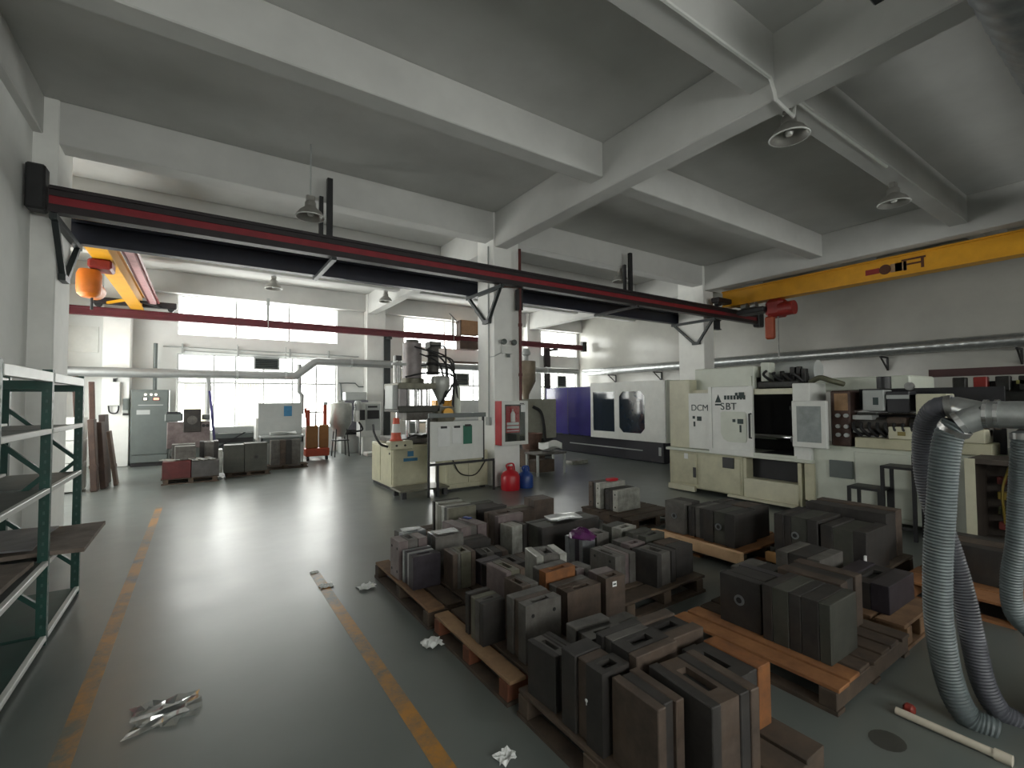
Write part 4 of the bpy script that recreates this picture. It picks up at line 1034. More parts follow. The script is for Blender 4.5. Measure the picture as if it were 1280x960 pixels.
# base
box('base_left', CREAM, t, U, U+1.5, 4.28, 5.72, .08, .74, .012)
q = box('access_panel', CREAM, t, U-.02, U, 5.12, 5.66, .16, .70, .006); box('vent_slot', BLACK, q, U-.026, U-.02, 5.14, 5.2, .28, .46); box('tag', PAPER, q, U-.026, U-.02, 5.3, 5.38, .6, .7)
box('access_panel', CREAM, t, U-.015, U, 4.32, 5.06, .10, .70, .006)
box('floor_step', BEIGE, t, U-.06, U, 5.15, 5.72, .02, .12, .006)
box('junction_box', BLACK, t, U-.03, U-.015, 4.42, 4.62, .52, .70)
box('base_mid', CREAM, t, U+.25, U+1.5, 3.38, 4.28, .08, .74, .012)
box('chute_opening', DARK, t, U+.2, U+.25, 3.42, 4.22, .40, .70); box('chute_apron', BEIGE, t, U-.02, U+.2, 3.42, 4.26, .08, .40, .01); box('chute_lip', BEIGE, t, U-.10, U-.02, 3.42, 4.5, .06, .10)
for a in (3.38, 4.22): box('chute_post', CREAM, t, U, U+.25, a, a+.05, .08, .72)
box('ledge', PALEG, t, U-.06, U+1.5, 3.2, 5.76, .74, .79, .008)
box('base_right', PALEG, t, U+.03, U+1.5, 1.2, 3.32, .08, 1.02, .012)
for k, z in enumerate((.62, .5, .38)): MB().lathe([(.03, 0), (.05, 0), (.05, .02), (.03, .02)], (U+.02, 3.26, z), 14, (-1, 0, 0)).build('port_ring', LGREY, t, True)
box('bracket_plate', CREAM, t, U-.01, U+.03, 3.2, 3.33, .2, .74)
q = box('electrical_door', PALEG, t, U+.01, U+.03, 1.95, 2.7, .14, .96, .006); box('vent_louver', GREYP, t, U-.02, U+.03, 2.72, 3.0, .58, .82, .005); box('door_latch', BLACK, q, U, U+.012, 2.0, 2.03, .5, .58)
box('electrical_door', PALEG, t, U+.01, U+.03, 1.28, 1.92, .14, .96, .006)
# upper guards
box('end_cover', BEIGE, t, U+.05, U+1.5, 5.30, 5.74, .79, 2.05, .012)
q = box('fixed_guard', WHITEP, t, U+.02, U+.05, 4.84, 5.30, .80, 1.80, .006)
for k, ch in enumerate('DCM'): text(ch, .16, INK, q, (U+.018, 5.185-.115*k, 1.53), FACE_MU)
for (y, z, a, b) in ((5.19, 1.36, .05, .05), (5.08, 1.34, .09, .08), (5.18, 1.24, .035, .09)): box('warning_label', INK, q, U+.015, U+.02, y-a/2, y+a/2, z-b/2, z+b/2)
q = box('sliding_door', WHITEP, t, U-.05, U-.01, 4.06, 4.84, .76, 1.90, .008)
box('door_frame', WHITEP, q, U-.065, U-.05, 4.06, 4.12, .76, 1.90); box('door_frame', WHITEP, q, U-.065, U-.05, 4.78, 4.84, .76, 1.90); box('door_frame', WHITEP, q, U-.065, U-.05, 4.12, 4.78, .76, .84)
pr = [(4.62, .98+.14), (4.58, 1.02), (4.50, .97), (4.2, .97), (4.17, 1.0), (4.17, 1.45), (4.2, 1.48), (4.59, 1.48), (4.62, 1.45)]
MB().prism(pr, 0, U-.056, U-.05).build('raised_panel', PALEG, q)
for k, ch in enumerate('SBT'): text(ch, .17, INK, q, (U-.058, 4.58-.1*k, 1.56), FACE_MU)
MB().prism([(4.72, 1.63), (4.60, 1.63), (4.66, 1.77)], 0, U-.054, U-.05).build('triangle_emblem', INK, q); box('emblem_bar', INK, q, U-.054, U-.05, 4.60, 4.72, 1.58, 1.61)
for k in range(7): box('small_lettering', INK, q, U-.054, U-.05, 4.55-.055*k-.04, 4.55-.055*k, 1.68, 1.75)
for (y, z, a, b) in ((4.24, 1.75, .09, .1), (4.33, 1.77, .04, .05), (4.27, 1.32, .10, .08), (4.38, 1.33, .05, .05), (4.27, 1.2, .03, .12)): box('warning_label', INK, q, U-.062, U-.056, y-a/2, y+a/2, z-b/2, z+b/2)
tube('door_handle', BLACK, q, [(U-.05, 4.09, 1.45), (U-.11, 4.09, 1.45), (U-.11, 4.09, 1.06), (U-.05, 4.09, 1.06)], .017, 8)
# open work area
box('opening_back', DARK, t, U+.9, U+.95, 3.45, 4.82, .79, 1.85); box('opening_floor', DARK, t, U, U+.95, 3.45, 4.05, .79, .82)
for z in (1.06,): cyl('tie_bar', CHROME, t, (U+.45, 3.4, z), (U+.45, 4.82, z), .045)
box('top_rail', BEIGE, t, U-.02, U+.08, 3.45, 4.06, 1.76, 1.85, .008); box('bottom_rail', PALEG, t, U-.07, U+.0, 3.42, 4.06, .79, .83)
box('guard_post', WHITEP, t, U-.04, U+.5, 3.22, 3.46, .78, 1.92, .01)
q = MB().box(U-.16, U-.09, 2.96, 3.42, .98, 1.66, .01).build('hinged_guard', WHITEP, t); box('guard_pane', mat('frosted_pane', (.30, .33, .33), .25, var=.15, scale=8), q, U-.166, U-.16, 3.03, 3.35, 1.06, 1.58)
for z in (1.08, 1.55): cyl('hinge', BLACK, q, (U-.11, 3.44, z-.03), (U-.11, 3.44, z+.03), .025, n=10)
MB().box(U-.09, U-.03, 3.3, 3.42, 1.05, 1.6).build('guard_mount', LGREY, q)
# top housing
box('top_housing', PALEG, t, U+.3, U+1.5, 4.22, 5.35, 1.85, 2.25, .015); box('upper_panel', PALEG, t, U+.28, U+.3, 4.26, 5.3, 1.87, 2.08)
box('rear_hood', BEIGE, t, U+.15, U+1.2, 4.84, 5.3, 1.80, 1.86)
random.seed(5)
MANI = mat('manifold_dark', (.03, .03, .028), .5, .3, var=.3, scale=15)
box('valve_manifold', MANI, t, U+.35, U+1.1, 3.55, 4.2, 1.86, 1.98, .02)
for k in range(9):
    y = 3.5+.09*k; box('valve', MANI, t, U+.36+random.uniform(0, .2), U+.62, y, y+.065, 1.95, 2.0+random.uniform(.02, .22), .008)
cyl('accumulator', LGREY, t, (U+.75, 3.42, 2.14), (U+.75, 4.02, 2.14), .17, n=22); cyl('accumulator_cap', WHITEP, t, (U+.75, 4.02, 2.14), (U+.75, 4.12, 2.14), .09)
box('pump_block', PALEG, t, U+.4, U+.6, 4.02, 4.16, 1.98, 2.3, .01)
for k in range(4): tube('hydraulic_hose', RUBBER, t, curve([(U+.4, 3.5+.15*k, 1.96), (U+.25, 3.58+.15*k, 2.08), (U+.45, 3.72+.12*k, 2.02+.05*k)]), .022, 6)
box('hood_right', PALEG, t, U+.5, U+1.5, 2.2, 3.4, 1.80, 2.0, .02); tube('hose_bundle', mat('hose_olive', (.10, .10, .06), .6), t, curve([(U+.3, 3.35, 1.94), (U+.25, 3.2, 2.0), (U+.25, 3.05, 1.95), (U+.4, 2.95, 1.9)]), .04, 8)
# shot end: platen, injection unit
PLAT = mat('platen_rust', (.085, .045, .035), .6, .2, var=.3, scale=6, dirt=.4)
box('fixed_platen', PLAT, t, U+.02, U+1.3, 2.74, 2.98, 1.02, 1.80, .02); box('platen_block', mat('block_tan', (.34, .20, .10), .6, var=.2), t, U, U+.02, 2.76, 2.92, 1.52, 1.76)
for z in (1.18, 1.3, 1.45):
    for y in (2.78, 2.88): cyl('platen_bolt', LGREY, t, (U+.02, y, z), (U-.02, y, z), .028, n=10)
box('dark_gap', DARK, t, U+.35, U+.4, 1.3, 2.74, 1.02, 1.82)
cyl('shot_cylinder', STC[GR], t, (U+.25, 2.74, 1.33), (U+.25, 1.4, 1.33), .10); cyl('shot_rod', CHROME, t, (U+.2, 2.74, 1.50), (U+.2, 1.9, 1.50), .035); cyl('shot_rod', CHROME, t, (U+.2, 2.74, 1.17), (U+.2, 2.2, 1.17), .035)
box('valve_box', LGREY, t, U+.05, U+.35, 2.36, 2.60, 1.52, 1.80, .01); box('valve_face', INK, t, U+.045, U+.05, 2.42, 2.48, 1.6, 1.7)
box('control_case', mat('case_dark', (.03, .03, .035), .4), t, U+.08, U+.35, 2.1, 2.34, 1.50, 1.78, .01); box('case_top', LGREY, t, U+.06, U+.36, 2.1, 2.34, 1.68, 1.73)
box('clamp_block', STC[BR], t, U+.05, U+.32, 2.14, 2.34, 1.22, 1.44, .015)
box('trough', CREAM, t, U-.02, U+.35, 1.35, 2.68, 1.02, 1.16, .01); box('cream_cover', BEIGE, t, U-.04, U+.32, 1.4, 2.3, 1.16, 1.32, .012); box('cover_badge', mat('badge', (.25, .2, .06), .5), t, U-.045, U-.04, 2.12, 2.2, 1.21, 1.26)
box('shot_sleeve_box', BEIGE, t, U+.0, U+.3, 1.72, 2.02, 1.32, 1.74, .012)
for k in range(8): tube('hose', RUBBER, t, curve([(U+.02, 2.7-.09*k, 1.36), (U-.03, 2.68-.09*k, 1.28), (U+.06, 2.62-.09*k, 1.18)], 4), .02, 6)
box('stack_plates', LGREY, t, U+.05, U+.3, 2.5, 2.72, 1.40, 1.46); box('stack_plates', LGREY, t, U+.05, U+.3, 2.52, 2.72, 1.22, 1.27)
cyl('pressure_bottle', BLACK, t, (U+.2, 2.4, 1.82), (U+.2, 2.4, 1.98), .08); cyl('gauge', STEEL, t, (U+.05, 2.08, 1.84), (U+.0, 2.08, 1.84), .05)
# second machine further along the right wall with an open control cabinet
t = thing('terminal_cabinet', 'open electrical cabinet with coloured terminals behind the flexible hoses', 'cabinet', (7.0, 1.2, 0))
a = 6.75; mb = MB(); v0, v1 = .55, 1.42
mb.box(a, a+.55, v0, v1, .14, .19).box(a, a+.55, v0, v1, 1.0, 1.05).box(a, a+.55, v0, v0+.04, .19, 1.0).box(a, a+.55, v1-.05, v1, .19, 1.0).box(a+.5, a+.55, v0+.04, v1-.05, .19, 1.0)
mb.build('case', mat('case_brown', (.07, .055, .045), .6, var=.2), t)
box('side_strip', BEIGE, t, a-.02, a, v1-.06, v1+.02, .14, 1.05); box('bottom_ledge', BEIGE, t, a-.06, a, v0+.1, v1, .10, .19)
random.seed(9)
tc_ = [mat('term_yellow', (.25, .18, .03), .5), mat('term_red', (.16, .03, .025), .5), mat('term_white', (.3, .28, .23), .5), mat('term_green', (.07, .08, .03), .5)]
for r in range(4):
    for k in range(6): box('terminal', tc_[random.choice((0, 1, 2, 3, 3, 1))], t, a+.36, a+.46, .65+k*.11, .72+k*.11, .28+r*.16, .36+r*.16, .006)
for k in range(5): tube('wire', tc_[random.choice((0, 1, 3))], t, curve([(a+.4, .7+.12*k, .95), (a+.3, .74+.12*k, .7), (a+.38, .7+.13*k, .3)], 4), .012, 5)
box('rear_machine', mat('machine_dark_brown', (.05, .045, .04), .6, var=.3), t, a+.6, a+1.8, -.6, 1.15, .1, 1.35, .02); box('stand', BLACK, t, a, a+.55, v0, v1, 0, .14)  # rear machine in one dark brown base colour
t = thing('valve_gantry', 'dark steel gantry with a rusty beam behind the flexible hoses', 'gantry', (9.3, .4, 0))
box('beam', mat('beam_darkred', (.055, .02, .02), .6), t, 9.1, 9.25, -1.6, 2.3, 2.0, 2.11); box('lower_beam', mat('frame_olive', (.28, .27, .08), .6), t, 9.1, 9.2, -1.6, 1.4, 1.87, 1.92)
for v in (.9, -.6): box('post', mat('frame_grey', (.15, .15, .12), .6), t, 9.1, 9.22, v, v+.12, 0, 2.0)
box('valve_bank', MANI, t, 9.25, 9.5, -.4, 1.8, 1.55, 1.92, .02)
for k in range(9): box('valve', random.choice((MANI, HREDM, LGREY, MANI)), t, 9.1, 9.25, 1.9-.22*k, 2.04-.22*k, 1.78, 1.98, .01)

# ================================================================== BLACK STEP
t = thing('step_ladder', 'black steel three-tread step in front of the die-casting machine', 'steps', (6.95, 2.3, 0))
x0, x1 = 6.98, 7.32
tr = [(.28, 2.62, 2.98), (.56, 2.26, 2.62), (.86, 1.92, 2.26)]
for z, a, b in tr:
    box('tread', BLACK, t, x0, x1, a, b, z-.03, z)
    for x in (x0, x1-.035):
        for y in (a, b-.035): box('leg', BLACK, t, x, x+.035, y, y+.035, 0, z-.03)
box('handrail_post', BLACK, t, x0, x0+.03, 1.92, 1.95, .86, 1.02)
box('side_rail', BLACK, t, x0, x0+.03, 1.95, 2.98, .12, .15)

# ================================================================== PALLETS AND MOULDS
regrime(pallet('weathered pallet holding the rose-grey and violet-black moulds', 1.42, 2.5, 3.26, 4.52, .14, WOOD, 7, 'v', sm=WOODD), 1)
z = .141
Q = 'moulds on the pallets'
mould('rose-grey mould with one long slot on the pallet corner by the aisle', 1.45, 3.94, .27, .20, z, .47, 2, 'u', (RO, GR, RO), 3, 1, None, Q, 0, 2)
mould('violet-black mould with silvery side plates at the aisle edge', 1.47, 3.66, .245, .25, z, .41, 0, 'v', (VI, VI, SS, VI, SS), 5, 1, None, Q)
mould('brownish mould with two slots beside the violet-black one', 1.74, 3.48, .21, .2, z, .43, -3, 'u', (BR, GR, OL), 4, 1, None, Q)
mould('shiny-topped mould under an added shine sheet behind the rose-grey one', 1.76, 3.86, .27, .22, z, .48, -4, 'v', (GR, SS, GR), 2, 1, None, Q)
warped_sheet('shine_sheet', 'added pale sheet for the bright reflection on the mould behind the rose-grey one', SHINE, 'shine sheet', 1.80, 2.0, 3.89, 4.03, .4815, .004, .012, .4, 10)  # sheet added to show the bright reflection on this mould top
warped_sheet('shine_sheet', 'added pale sheet for the bright reflection on the low mould at the far pallet edge', SHINE, 'shine sheet', 1.62, 1.80, 4.27, 4.38, .4515, .004, .012, 1.7, 10)  # also added, for the reflection on the low mould
mould('low shiny-topped mould at the far edge of the aisle pallet', 1.60, 4.22, .24, .19, z, .45, 8, 'v', (SS, GR), 2, 1, None, Q)
mould('dark small mould half hidden behind the brownish one', 2.10, 3.64, .27, .2, z, .32, -8, 'u', (DK, GR, DK, BR), 4, 1, None, Q)
mould('blackish mould block in the gap of the first pallet', 1.99, 3.34, .22, .2, z, .33, 5, 'v', (DK, VI), 2, 0, None, Q)
mould('low black mould at the inner edge of the first pallet', 2.24, 3.32, .22, .24, z, .30, -3, 'u', (DK, DK, BR), 3, 1, None, Q)
mould('flat dark mould at the far inner edge of the first pallet', 2.06, 3.9, .3, .2, z, .36, 0, 'v', (DK, GR), 2, 0, None, Q)
pallet('grimy pallet with tall pale green mould behind the first pallet', 2.05, 3.25, 4.56, 5.5, .14, WOODD, 5, 'u')
mould('pale green and black striped mould standing tall at the back', 2.30, 4.70, .34, .5, z, .50, -3, 'v', (OL, DK, LT, OL, LT, DK), 6, 0, None, Q)
mould('long flat dark mould behind the pale green one', 2.68, 4.72, .42, .4, z, .43, 3, 'v', (DK, DK, GN), 3, 0, None, Q)
pallet('grimy pallet with the long flat mould in the second row', 2.58, 3.75, 3.5, 4.5, .14, WOODD, 5, 'u')
mould('pinkish grey mould with small blue mark by the pale green one', 2.15, 4.12, .32, .36, z, .44, 6, 'u', (RO, GR, RO), 3, 0, None, Q)
o = thing('top_label', 'small blue marker lying on the pinkish grey mould', 'marker', (2.38, 4.38, .441), R(20), None, True); MB().box(0, .05, 0, .09, 0, .012, .003).build('body', BLUE, o); MB().box(.01, .04, .09, .11, .002, .01).build('cap', BLACK, o)
mould('orange-brown mould with a paper scrap behind the pinkish one', 2.62, 4.18, .33, .28, z, .47, 2, 'v', (RO, BR, BR), 3, 1, None, Q)
mould('small pale mould with a black rounded front', 2.62, 3.92, .2, .2, z, .42, 5, 'u', (LT, LT, DK), 3, 0, None, Q)
mould('rusty brown box-like mould at the far end of the second row', 3.60, 4.86, .3, .28, z, .40, -6, 'v', (BR, BR), 2, 0, None, Q)
mould('low brown plate mould between the far moulds', 3.15, 4.8, .4, .3, z, .32, -4, 'v', (BR, OL), 2, 0, None, Q)
pallet('grimy small pallet at the far end of the second row', 3.27, 4.0, 4.56, 5.45, .14, WOODD, 4, 'u')
mould('long dark mould with greenish rounded end and an added shine sheet on top', 2.85, 3.72, .8, .3, z, .42, 1, 'v', (DK, GN, DK), 3, 1, None, Q)
warped_sheet('shine_sheet', 'added pale sheet for the white shine on the long dark mould', SHINE, 'shine sheet', 3.08, 3.42, 3.76, 3.99, .422, .012, .035, .9, 12)  # pale sheet stands for the white shine on this mould
# second pallet by the aisle
regrime(pallet('brown pallet with two big moulds at its corner by the aisle', 1.43, 2.52, 2.2, 3.18, .14, mat('board_tan', (.34, .21, .11), .8, c2=(.22, .13, .07), dirt=.3), 8, 'v', sm=mat('bearer_red', (.20, .065, .03), .8, var=.25)), 1)
mould('big grey-black mould with olive plates at the pallet edge', 1.50, 2.58, .17, .24, z, .41, 0, 'v', (DK, GR, OL, BR, DK), 5, 1, None, Q)
mould('broad grey mould with a centred slot beside the olive plated one', 1.61, 2.27, .27, .21, z, .48, 0, 'v', (GR, BR, GR), 3, 1, None, Q, 0, 1)
mould('rose mould with a slot on each top plate in the second aisle pallet', 1.78, 2.74, .17, .25, z, .50, 3, 'u', (RO, OL, BR), 3, 1, None, Q)
mould('narrow brown mould in front of the rose one', 1.76, 2.52, .14, .2, z, .48, 3, 'u', (BR, GR), 2, 1, None, Q)
mould('pale grey wide mould turned at an angle', 2.13, 2.86, .26, .24, z, .51, -14, 'u', (LT, GR, LT), 3, 1, None, Q)
mould('grey mould with rusty orange front plate', 2.02, 2.60, .27, .16, z, .49, 0, 'v', (RU, GR), 2, 1, None, Q)
mould('large brown mould with a wide slot facing the rust-streaked moulds', 2.02, 2.37, .30, .2, z, .43, 0, 'v', (BR, BR, GR), 3, 1, None, Q)
mould('tall taupe mould with a white tag beside the wide slotted one', 2.34, 2.34, .17, .2, z, .46, -6, 'v', (BR, RO), 2, 1, None, Q)
o = thing('paper_tag', 'small white tag stuck on the taupe mould', 'tag', (2.39, 2.325, .40), R(-6), None, True); MB().box(0, .035, 0, .002, 0, .035).build('sheet', PAPER, o); MB().box(.005, .03, -.001, 0, .012, .022).build('print', INK, o)
mould('small rose mould behind the taupe one', 2.32, 2.62, .16, .15, z, .44, 4, 'u', (RO, GR), 2, 1, None, Q)
# D pallet
pallet('dark pallet with grey moulds in the middle of the second row', 2.7, 3.72, 2.5, 3.46, .14, WOODD, 5, 'u')
mould('steel-blue mould under the purple bag', 2.93, 3.22, .17, .24, z, .40, 3, 'v', (SS, VI, SS, SS), 4, 0, None, Q)
mb = MB(); rnd = random.Random(11); vs = []; NR, NS = 7, 18
for i in range(NR):
    f = i/(NR-1)
    for k in range(NS):
        an = 2*math.pi*k/NS; rr = (.125*(1-f**1.6)+.004)*rnd.uniform(.82, 1.14)
        vs.append((3.02+rr*math.cos(an)*.9, 3.33+rr*math.sin(an)*1.1, .402+.075*math.sin(f*1.5)*(rnd.uniform(.8, 1.2) if i else 0)))
mb._add(vs, [(i*NS+k, i*NS+(k+1) % NS, (i+1)*NS+(k+1) % NS, (i+1)*NS+k) for i in range(NR-1) for k in range(NS)] + [list(range((NR-1)*NS, NR*NS))])
o = mb.build('purple_bag', PURPLE, None, True); tag(o, 'crumpled purple plastic bag on the steel-blue mould', 'bag')
mould('slotted grey mould beside the steel-blue one', 3.13, 3.24, .16, .2, z, .42, 0, 'v', (GR, RO), 2, 1, None, Q)
mould('large plain grey mould with bolt holes in the second row', 2.87, 2.76, .25, .3, z, .39, 0, 'u', (GR, GR, RO, GR), 4, 1, None, Q, 0, 2)
mould('pinkish mould with a long top slot behind the large plain grey one', 3.16, 2.86, .2, .22, z, .41, 0, 'v', (RO, GR), 2, 1, None, Q)
mould('pale green-grey mould with a slot at the far end of the row', 3.42, 3.2, .24, .24, z, .43, 6, 'v', (LT, GN), 2, 1, None, Q)
mould('green-stained mould beside the pale green-grey one', 3.42, 2.9, .28, .24, z, .43, 3, 'v', (GN, GR, GN), 3, 1, None, Q)
mould('black mould with white scuffs at the row corner', 3.14, 2.55, .26, .26, z, .41, 3, 'u', (DK, GR, DK), 3, 1, None, Q)
mould('brown-black mould at the corner beside the black scuffed one', 3.45, 2.6, .24, .25, z, .40, 0, 'v', (DK, BR), 2, 0, None, Q)
# E pallet
pallet('dark pallet with perforated pale moulds near the machine', 4.62, 5.6, 4.12, 5.12, .14, WOODD, 5, 'u')
mould('speckled pale mould with holes, the front of two on the far pallet', 4.8, 4.55, .46, .26, z, .43, 0, 'v', (LT, DK, DK), 3, 0, None, Q, 0, 2)
mould('speckled pale mould with a red plate, the rear of two on the far pallet', 4.74, 4.83, .5, .25, z, .50, -2, 'v', (LT, DK, BR), 3, 0, None, Q, 0, 2)
o = thing('red_block', 'small red block on the rear speckled mould', 'block', (4.98, 4.86, .502), 0, None, True); MB().box(0, .16, 0, .1, 0, .035, .004).build('body', RED, o); MB().box(.02, .14, .03, .07, .035, .04).build('ridge', RED, o)
# F pallet with pale pine bearer
pallet('pine pallet with a bright front bearer before the die-casting machine', 4.46, 5.5, 2.6, 3.62, .16, WOODO, 5, 'u', sm=WOODD)
tag(box('pine_beam', WOODP, None, 4.38, 4.44, 2.56, 3.64, .08, .19, .004), 'pale pine beam along the edge of the pallet with round-holed moulds', 'beam')
mould('speckled grey mould with a bore at the far end of the pine pallet', 4.56, 3.32, .3, .26, .162, .51, 0, 'u', (GR, DK), 2, 0, 'u', Q)
mould('ribbed dark mould in the middle of the pine pallet', 4.60, 3.1, .42, .2, .162, .49, 0, 'v', (DK, GR, DK), 4, 0, None, Q)
mould('dark mould with shiny ring on the pine pallet', 4.56, 2.72, .42, .36, .162, .50, 0, 'v', (DK, GN, DK), 3, 0, 'u', Q)
mould('dark plate mould behind the one with the shiny ring', 5.02, 2.76, .3, .5, .162, .50, 0, 'v', (DK, BR, DK), 4, 0, None, Q)
# G pallet
pallet('pallet with a yellowish bearer beside the black step', 4.72, 5.8, 1.62, 2.46, .16, WOODD, 5, 'u')
tag(box('pine_beam', mat('pine_yellow', (.50, .27, .10), .75, c2=(.36, .19, .07), scale=6), None, 4.64, 4.70, 1.66, 2.46, .1, .19, .004), 'yellowish beam along the edge of the pallet by the black step', 'beam')
mould('long olive-black mould on the pallet by the black step', 4.78, 2.04, .5, .4, .162, .55, 0, 'v', (DK, GN, DK), 4, 0, 'u', Q)
mould('olive-black mould with one white stripe by the black step', 4.78, 1.66, .5, .36, .162, .53, 0, 'v', (DK, GN), 3, 0, None, Q)
tag(MB().box(4.755, 4.775, 1.66, 1.675, .17, .34).build('white_strip', PAPER), 'thin white strip leaning against an olive-black mould', 'strip')
mould('heap-like black mould behind the olive-black ones', 5.36, 1.7, .4, .7, .162, .60, 0, 'u', (DK, DK, BR), 3, 0, None, Q)
pallet('orange-topped pallet near the hoses', 4.95, 6.0, .72, 1.5, .16, WOODO, 4, 'v')
mould('rough grey-topped mould in front of the orange-topped pallet', 4.05, 1.72, .42, .34, .162, .42, 0, 'v', (GR, DK, GR), 3, 0, None, Q)
mould('low violet-black mould by the flexible hoses', 4.05, 1.28, .5, .36, .162, .36, 0, 'v', (VI, DK, VI), 3, 1, None, Q)
mould('black slab mould on the orange-topped pallet', 5.35, .85, .5, .5, .162, .45, 0, 'u', (DK, BR), 3, 0, None, Q)
pallet('slatted brown pallet under the violet-black mould by the hoses', 3.95, 4.6, 1.16, 2.1, .16, WOOD, 5, 'u')
# I pallet
regrime(pallet('orange pine pallet with two long front boards', 2.84, 3.92, 1.14, 2.18, .14, WOODO, 7, 'v', sm=WOODD), 2)
mould('black mould with a polished ring on the orange pine pallet', 3.08, 1.67, .32, .29, z, .47, 0, 'u', (DK, DK, VI), 3, 0, 'u', Q)
mould('grey-spotted black mould at the near end of the orange pine pallet', 3.06, 1.25, .36, .40, z, .49, 0, 'v', (GN, DK, DK, GN, DK), 5, 0, None, Q)
mould('low brown-topped mould behind the grey-spotted one', 3.48, 1.36, .34, .4, z, .48, 0, 'u', (BR, DK), 3, 0, None, Q)
mould('squat black mould at the far corner of the orange pine pallet', 3.45, 1.84, .3, .26, z, .40, 0, 'v', (DK, GR), 2, 0, None, Q)
# K front pallet
pallet('grimy pallet with large rust-streaked moulds and an orange one', 1.44, 2.36, 1.0, 2.12, .14, WOODD, 5, 'v')
mould('large black-brown mould with rust streaks on the grimy pallet', 1.66, 1.10, .29, .34, z, .50, -6, 'u', (DK, BR, DK, BR), 4, 1, None, Q)
mould('narrow dark mould with pale scratches beside the rust-streaked one', 1.49, 1.22, .155, .26, z, .49, -3, 'u', (BR, DK, BR), 3, 0, None, Q)
mould('dark mould with a white dot behind the scratched narrow one', 1.47, 1.50, .17, .28, z, .50, 0, 'v', (DK, BR, DK), 3, 1, None, Q)
o = thing('chalk_mark', 'small white chalk dot on the dark mould', 'mark', (1.468, 1.6, .34), 0, None, True); MB().cyl((0, 0, 0), (-.002, 0, 0), .008, n=12).build('dot', PAPER, o); MB().box(-.0015, 0, -.002, .002, -.02, -.008).build('tail', PAPER, o)
mould('slotted dark mould in the middle of the grimy pallet', 1.67, 1.48, .28, .28, z, .52, -2, 'v', (BR, DK, GR, DK), 4, 1, None, Q)
mould('bright orange rusted mould at the corner of the grimy pallet', 2.03, 1.22, .27, .3, z, .43, -3, 'u', (DK, DK, RU), 3, 1, None, Q)
mould('dark mould with chipped edges behind the slotted one', 1.69, 1.80, .25, .22, z, .46, -4, 'v', (GR, DK), 3, 1, None, Q)
mould('small black mould at the far edge of the grimy pallet', 1.48, 1.84, .16, .22, z, .42, 3, 'u', (DK, GR, DK), 4, 1, None, Q)
mould('brown flat mould behind the orange rusted one', 2.01, 1.57, .28, .27, z, .46, -3, 'v', (BR, DK, BR), 3, 1, None, Q)
mould('greenish mould behind the brown flat one on the grimy pallet', 2.0, 1.88, .22, .18, z, .38, 0, 'v', (GN, GR), 2, 0, None, Q)

# ================================================================== DUCT BRANCH AND FLEXIBLE HOSES (right)
def hose(mb, pts, r, pitch=.02, amp=.07):
    C = curve(pts, 14)
    L = [0]
    for a, b in zip(C, C[1:]): L.append(L[-1]+(b-a).length)
    n = int(L[-1]/(pitch/2)); P = []; rs = []; j = 0
    for k in range(n+1):
        s = L[-1]*k/n
        while j < len(L)-2 and L[j+1] < s: j += 1
        f = (s-L[j])/max(1e-9, L[j+1]-L[j]); P.append(C[j].lerp(C[j+1], f)); rs.append(r*(1+amp*(1 if k % 2 else -1)*.5))
    return mb.tube(P, rs, 14)
HU = 3.32
def hp(x, y, du=0): return PU(x, y, HU+du)
c0 = hp(1230, 518); v, zc = c0.y, c0.z
t = thing('duct_branch', 'galvanised Y branch duct feeding the flexible hoses', 'duct', (HU, v, zc-.1))
tube('main_duct', GALV, t, [(HU, v, zc), (HU+.02, v-1.6, zc)], .068, 20)
for y in (v-.01, v-.05): MB().lathe([(.068, -.008), (.076, -.008), (.076, .008), (.068, .008)], (HU, y, zc), 20, (0, 1, 0)).build('seam_ring', CHROME, t, True)
nb, fb = hp(1197, 531, -.02), hp(1192, 508, .05)
tube('near_branch', GALV, t, [(HU, v, zc), c0.lerp(nb, .5), nb], [.066, .064, .062], 18)
tube('far_branch', GALV, t, [(HU, v, zc), c0.lerp(fb, .5), fb], [.062, .058, .054], 18)
MB().lathe([(.062, -.012), (.07, -.012), (.07, .012), (.062, .012)], nb.lerp(c0, .12), 18, tuple(c0-nb)).build('hose_clamp', CHROME, t, True)
tube('riser', GALV, t, [(HU+.02, v-1.55, zc), (HU+.02, v-1.66, zc+.1), (HU+.02, v-1.66, CZ-.02)], .068, 18)
t = thing('flexible_hose', 'grey corrugated flexible hose hanging from the near branch to the floor', 'hose', (HU, .7, 0))
hose(MB(), [nb, hp(1186, 545, -.03), hp(1180, 580, -.04), hp(1176, 640, -.04), hp(1172, 710, -.04), hp(1174, 780, -.03), hp(1187, 850), hp(1208, 893, .02), hp(1245, 915, .05)], .062, .017).build('tube', HOSEM, t, True)
MB().lathe([(.064, -.015), (.071, -.015), (.071, .015), (.064, .015)], nb.lerp(hp(1186, 545, -.03), .3), 18, tuple(nb-hp(1186, 545))).build('cuff', STEEL, t, True)
t = thing('flexible_hose', 'violet-grey corrugated hose hanging from the far branch behind the other', 'hose', (HU+.2, .8, 0))
hose(MB(), [fb, hp(1172, 510, .05), hp(1158, 530, .1), hp(1155, 570, .14), hp(1163, 620, .16), hp(1185, 680, .18), hp(1203, 740, .2), hp(1216, 800, .2), hp(1228, 850, .2), hp(1246, 885, .22), hp(1275, 905, .25)], .054, .016).build('tube', HOSEV, t, True)
MB().lathe([(.056, -.015), (.063, -.015), (.063, .015), (.056, .015)], fb.lerp(hp(1172, 510, .05), .2), 18, tuple(fb-hp(1172, 510, .05))).build('cuff', STEEL, t, True)
t = thing('flexible_hose', 'thin grey corrugated hose under the main duct', 'hose', (HU+.35, .5, 0))
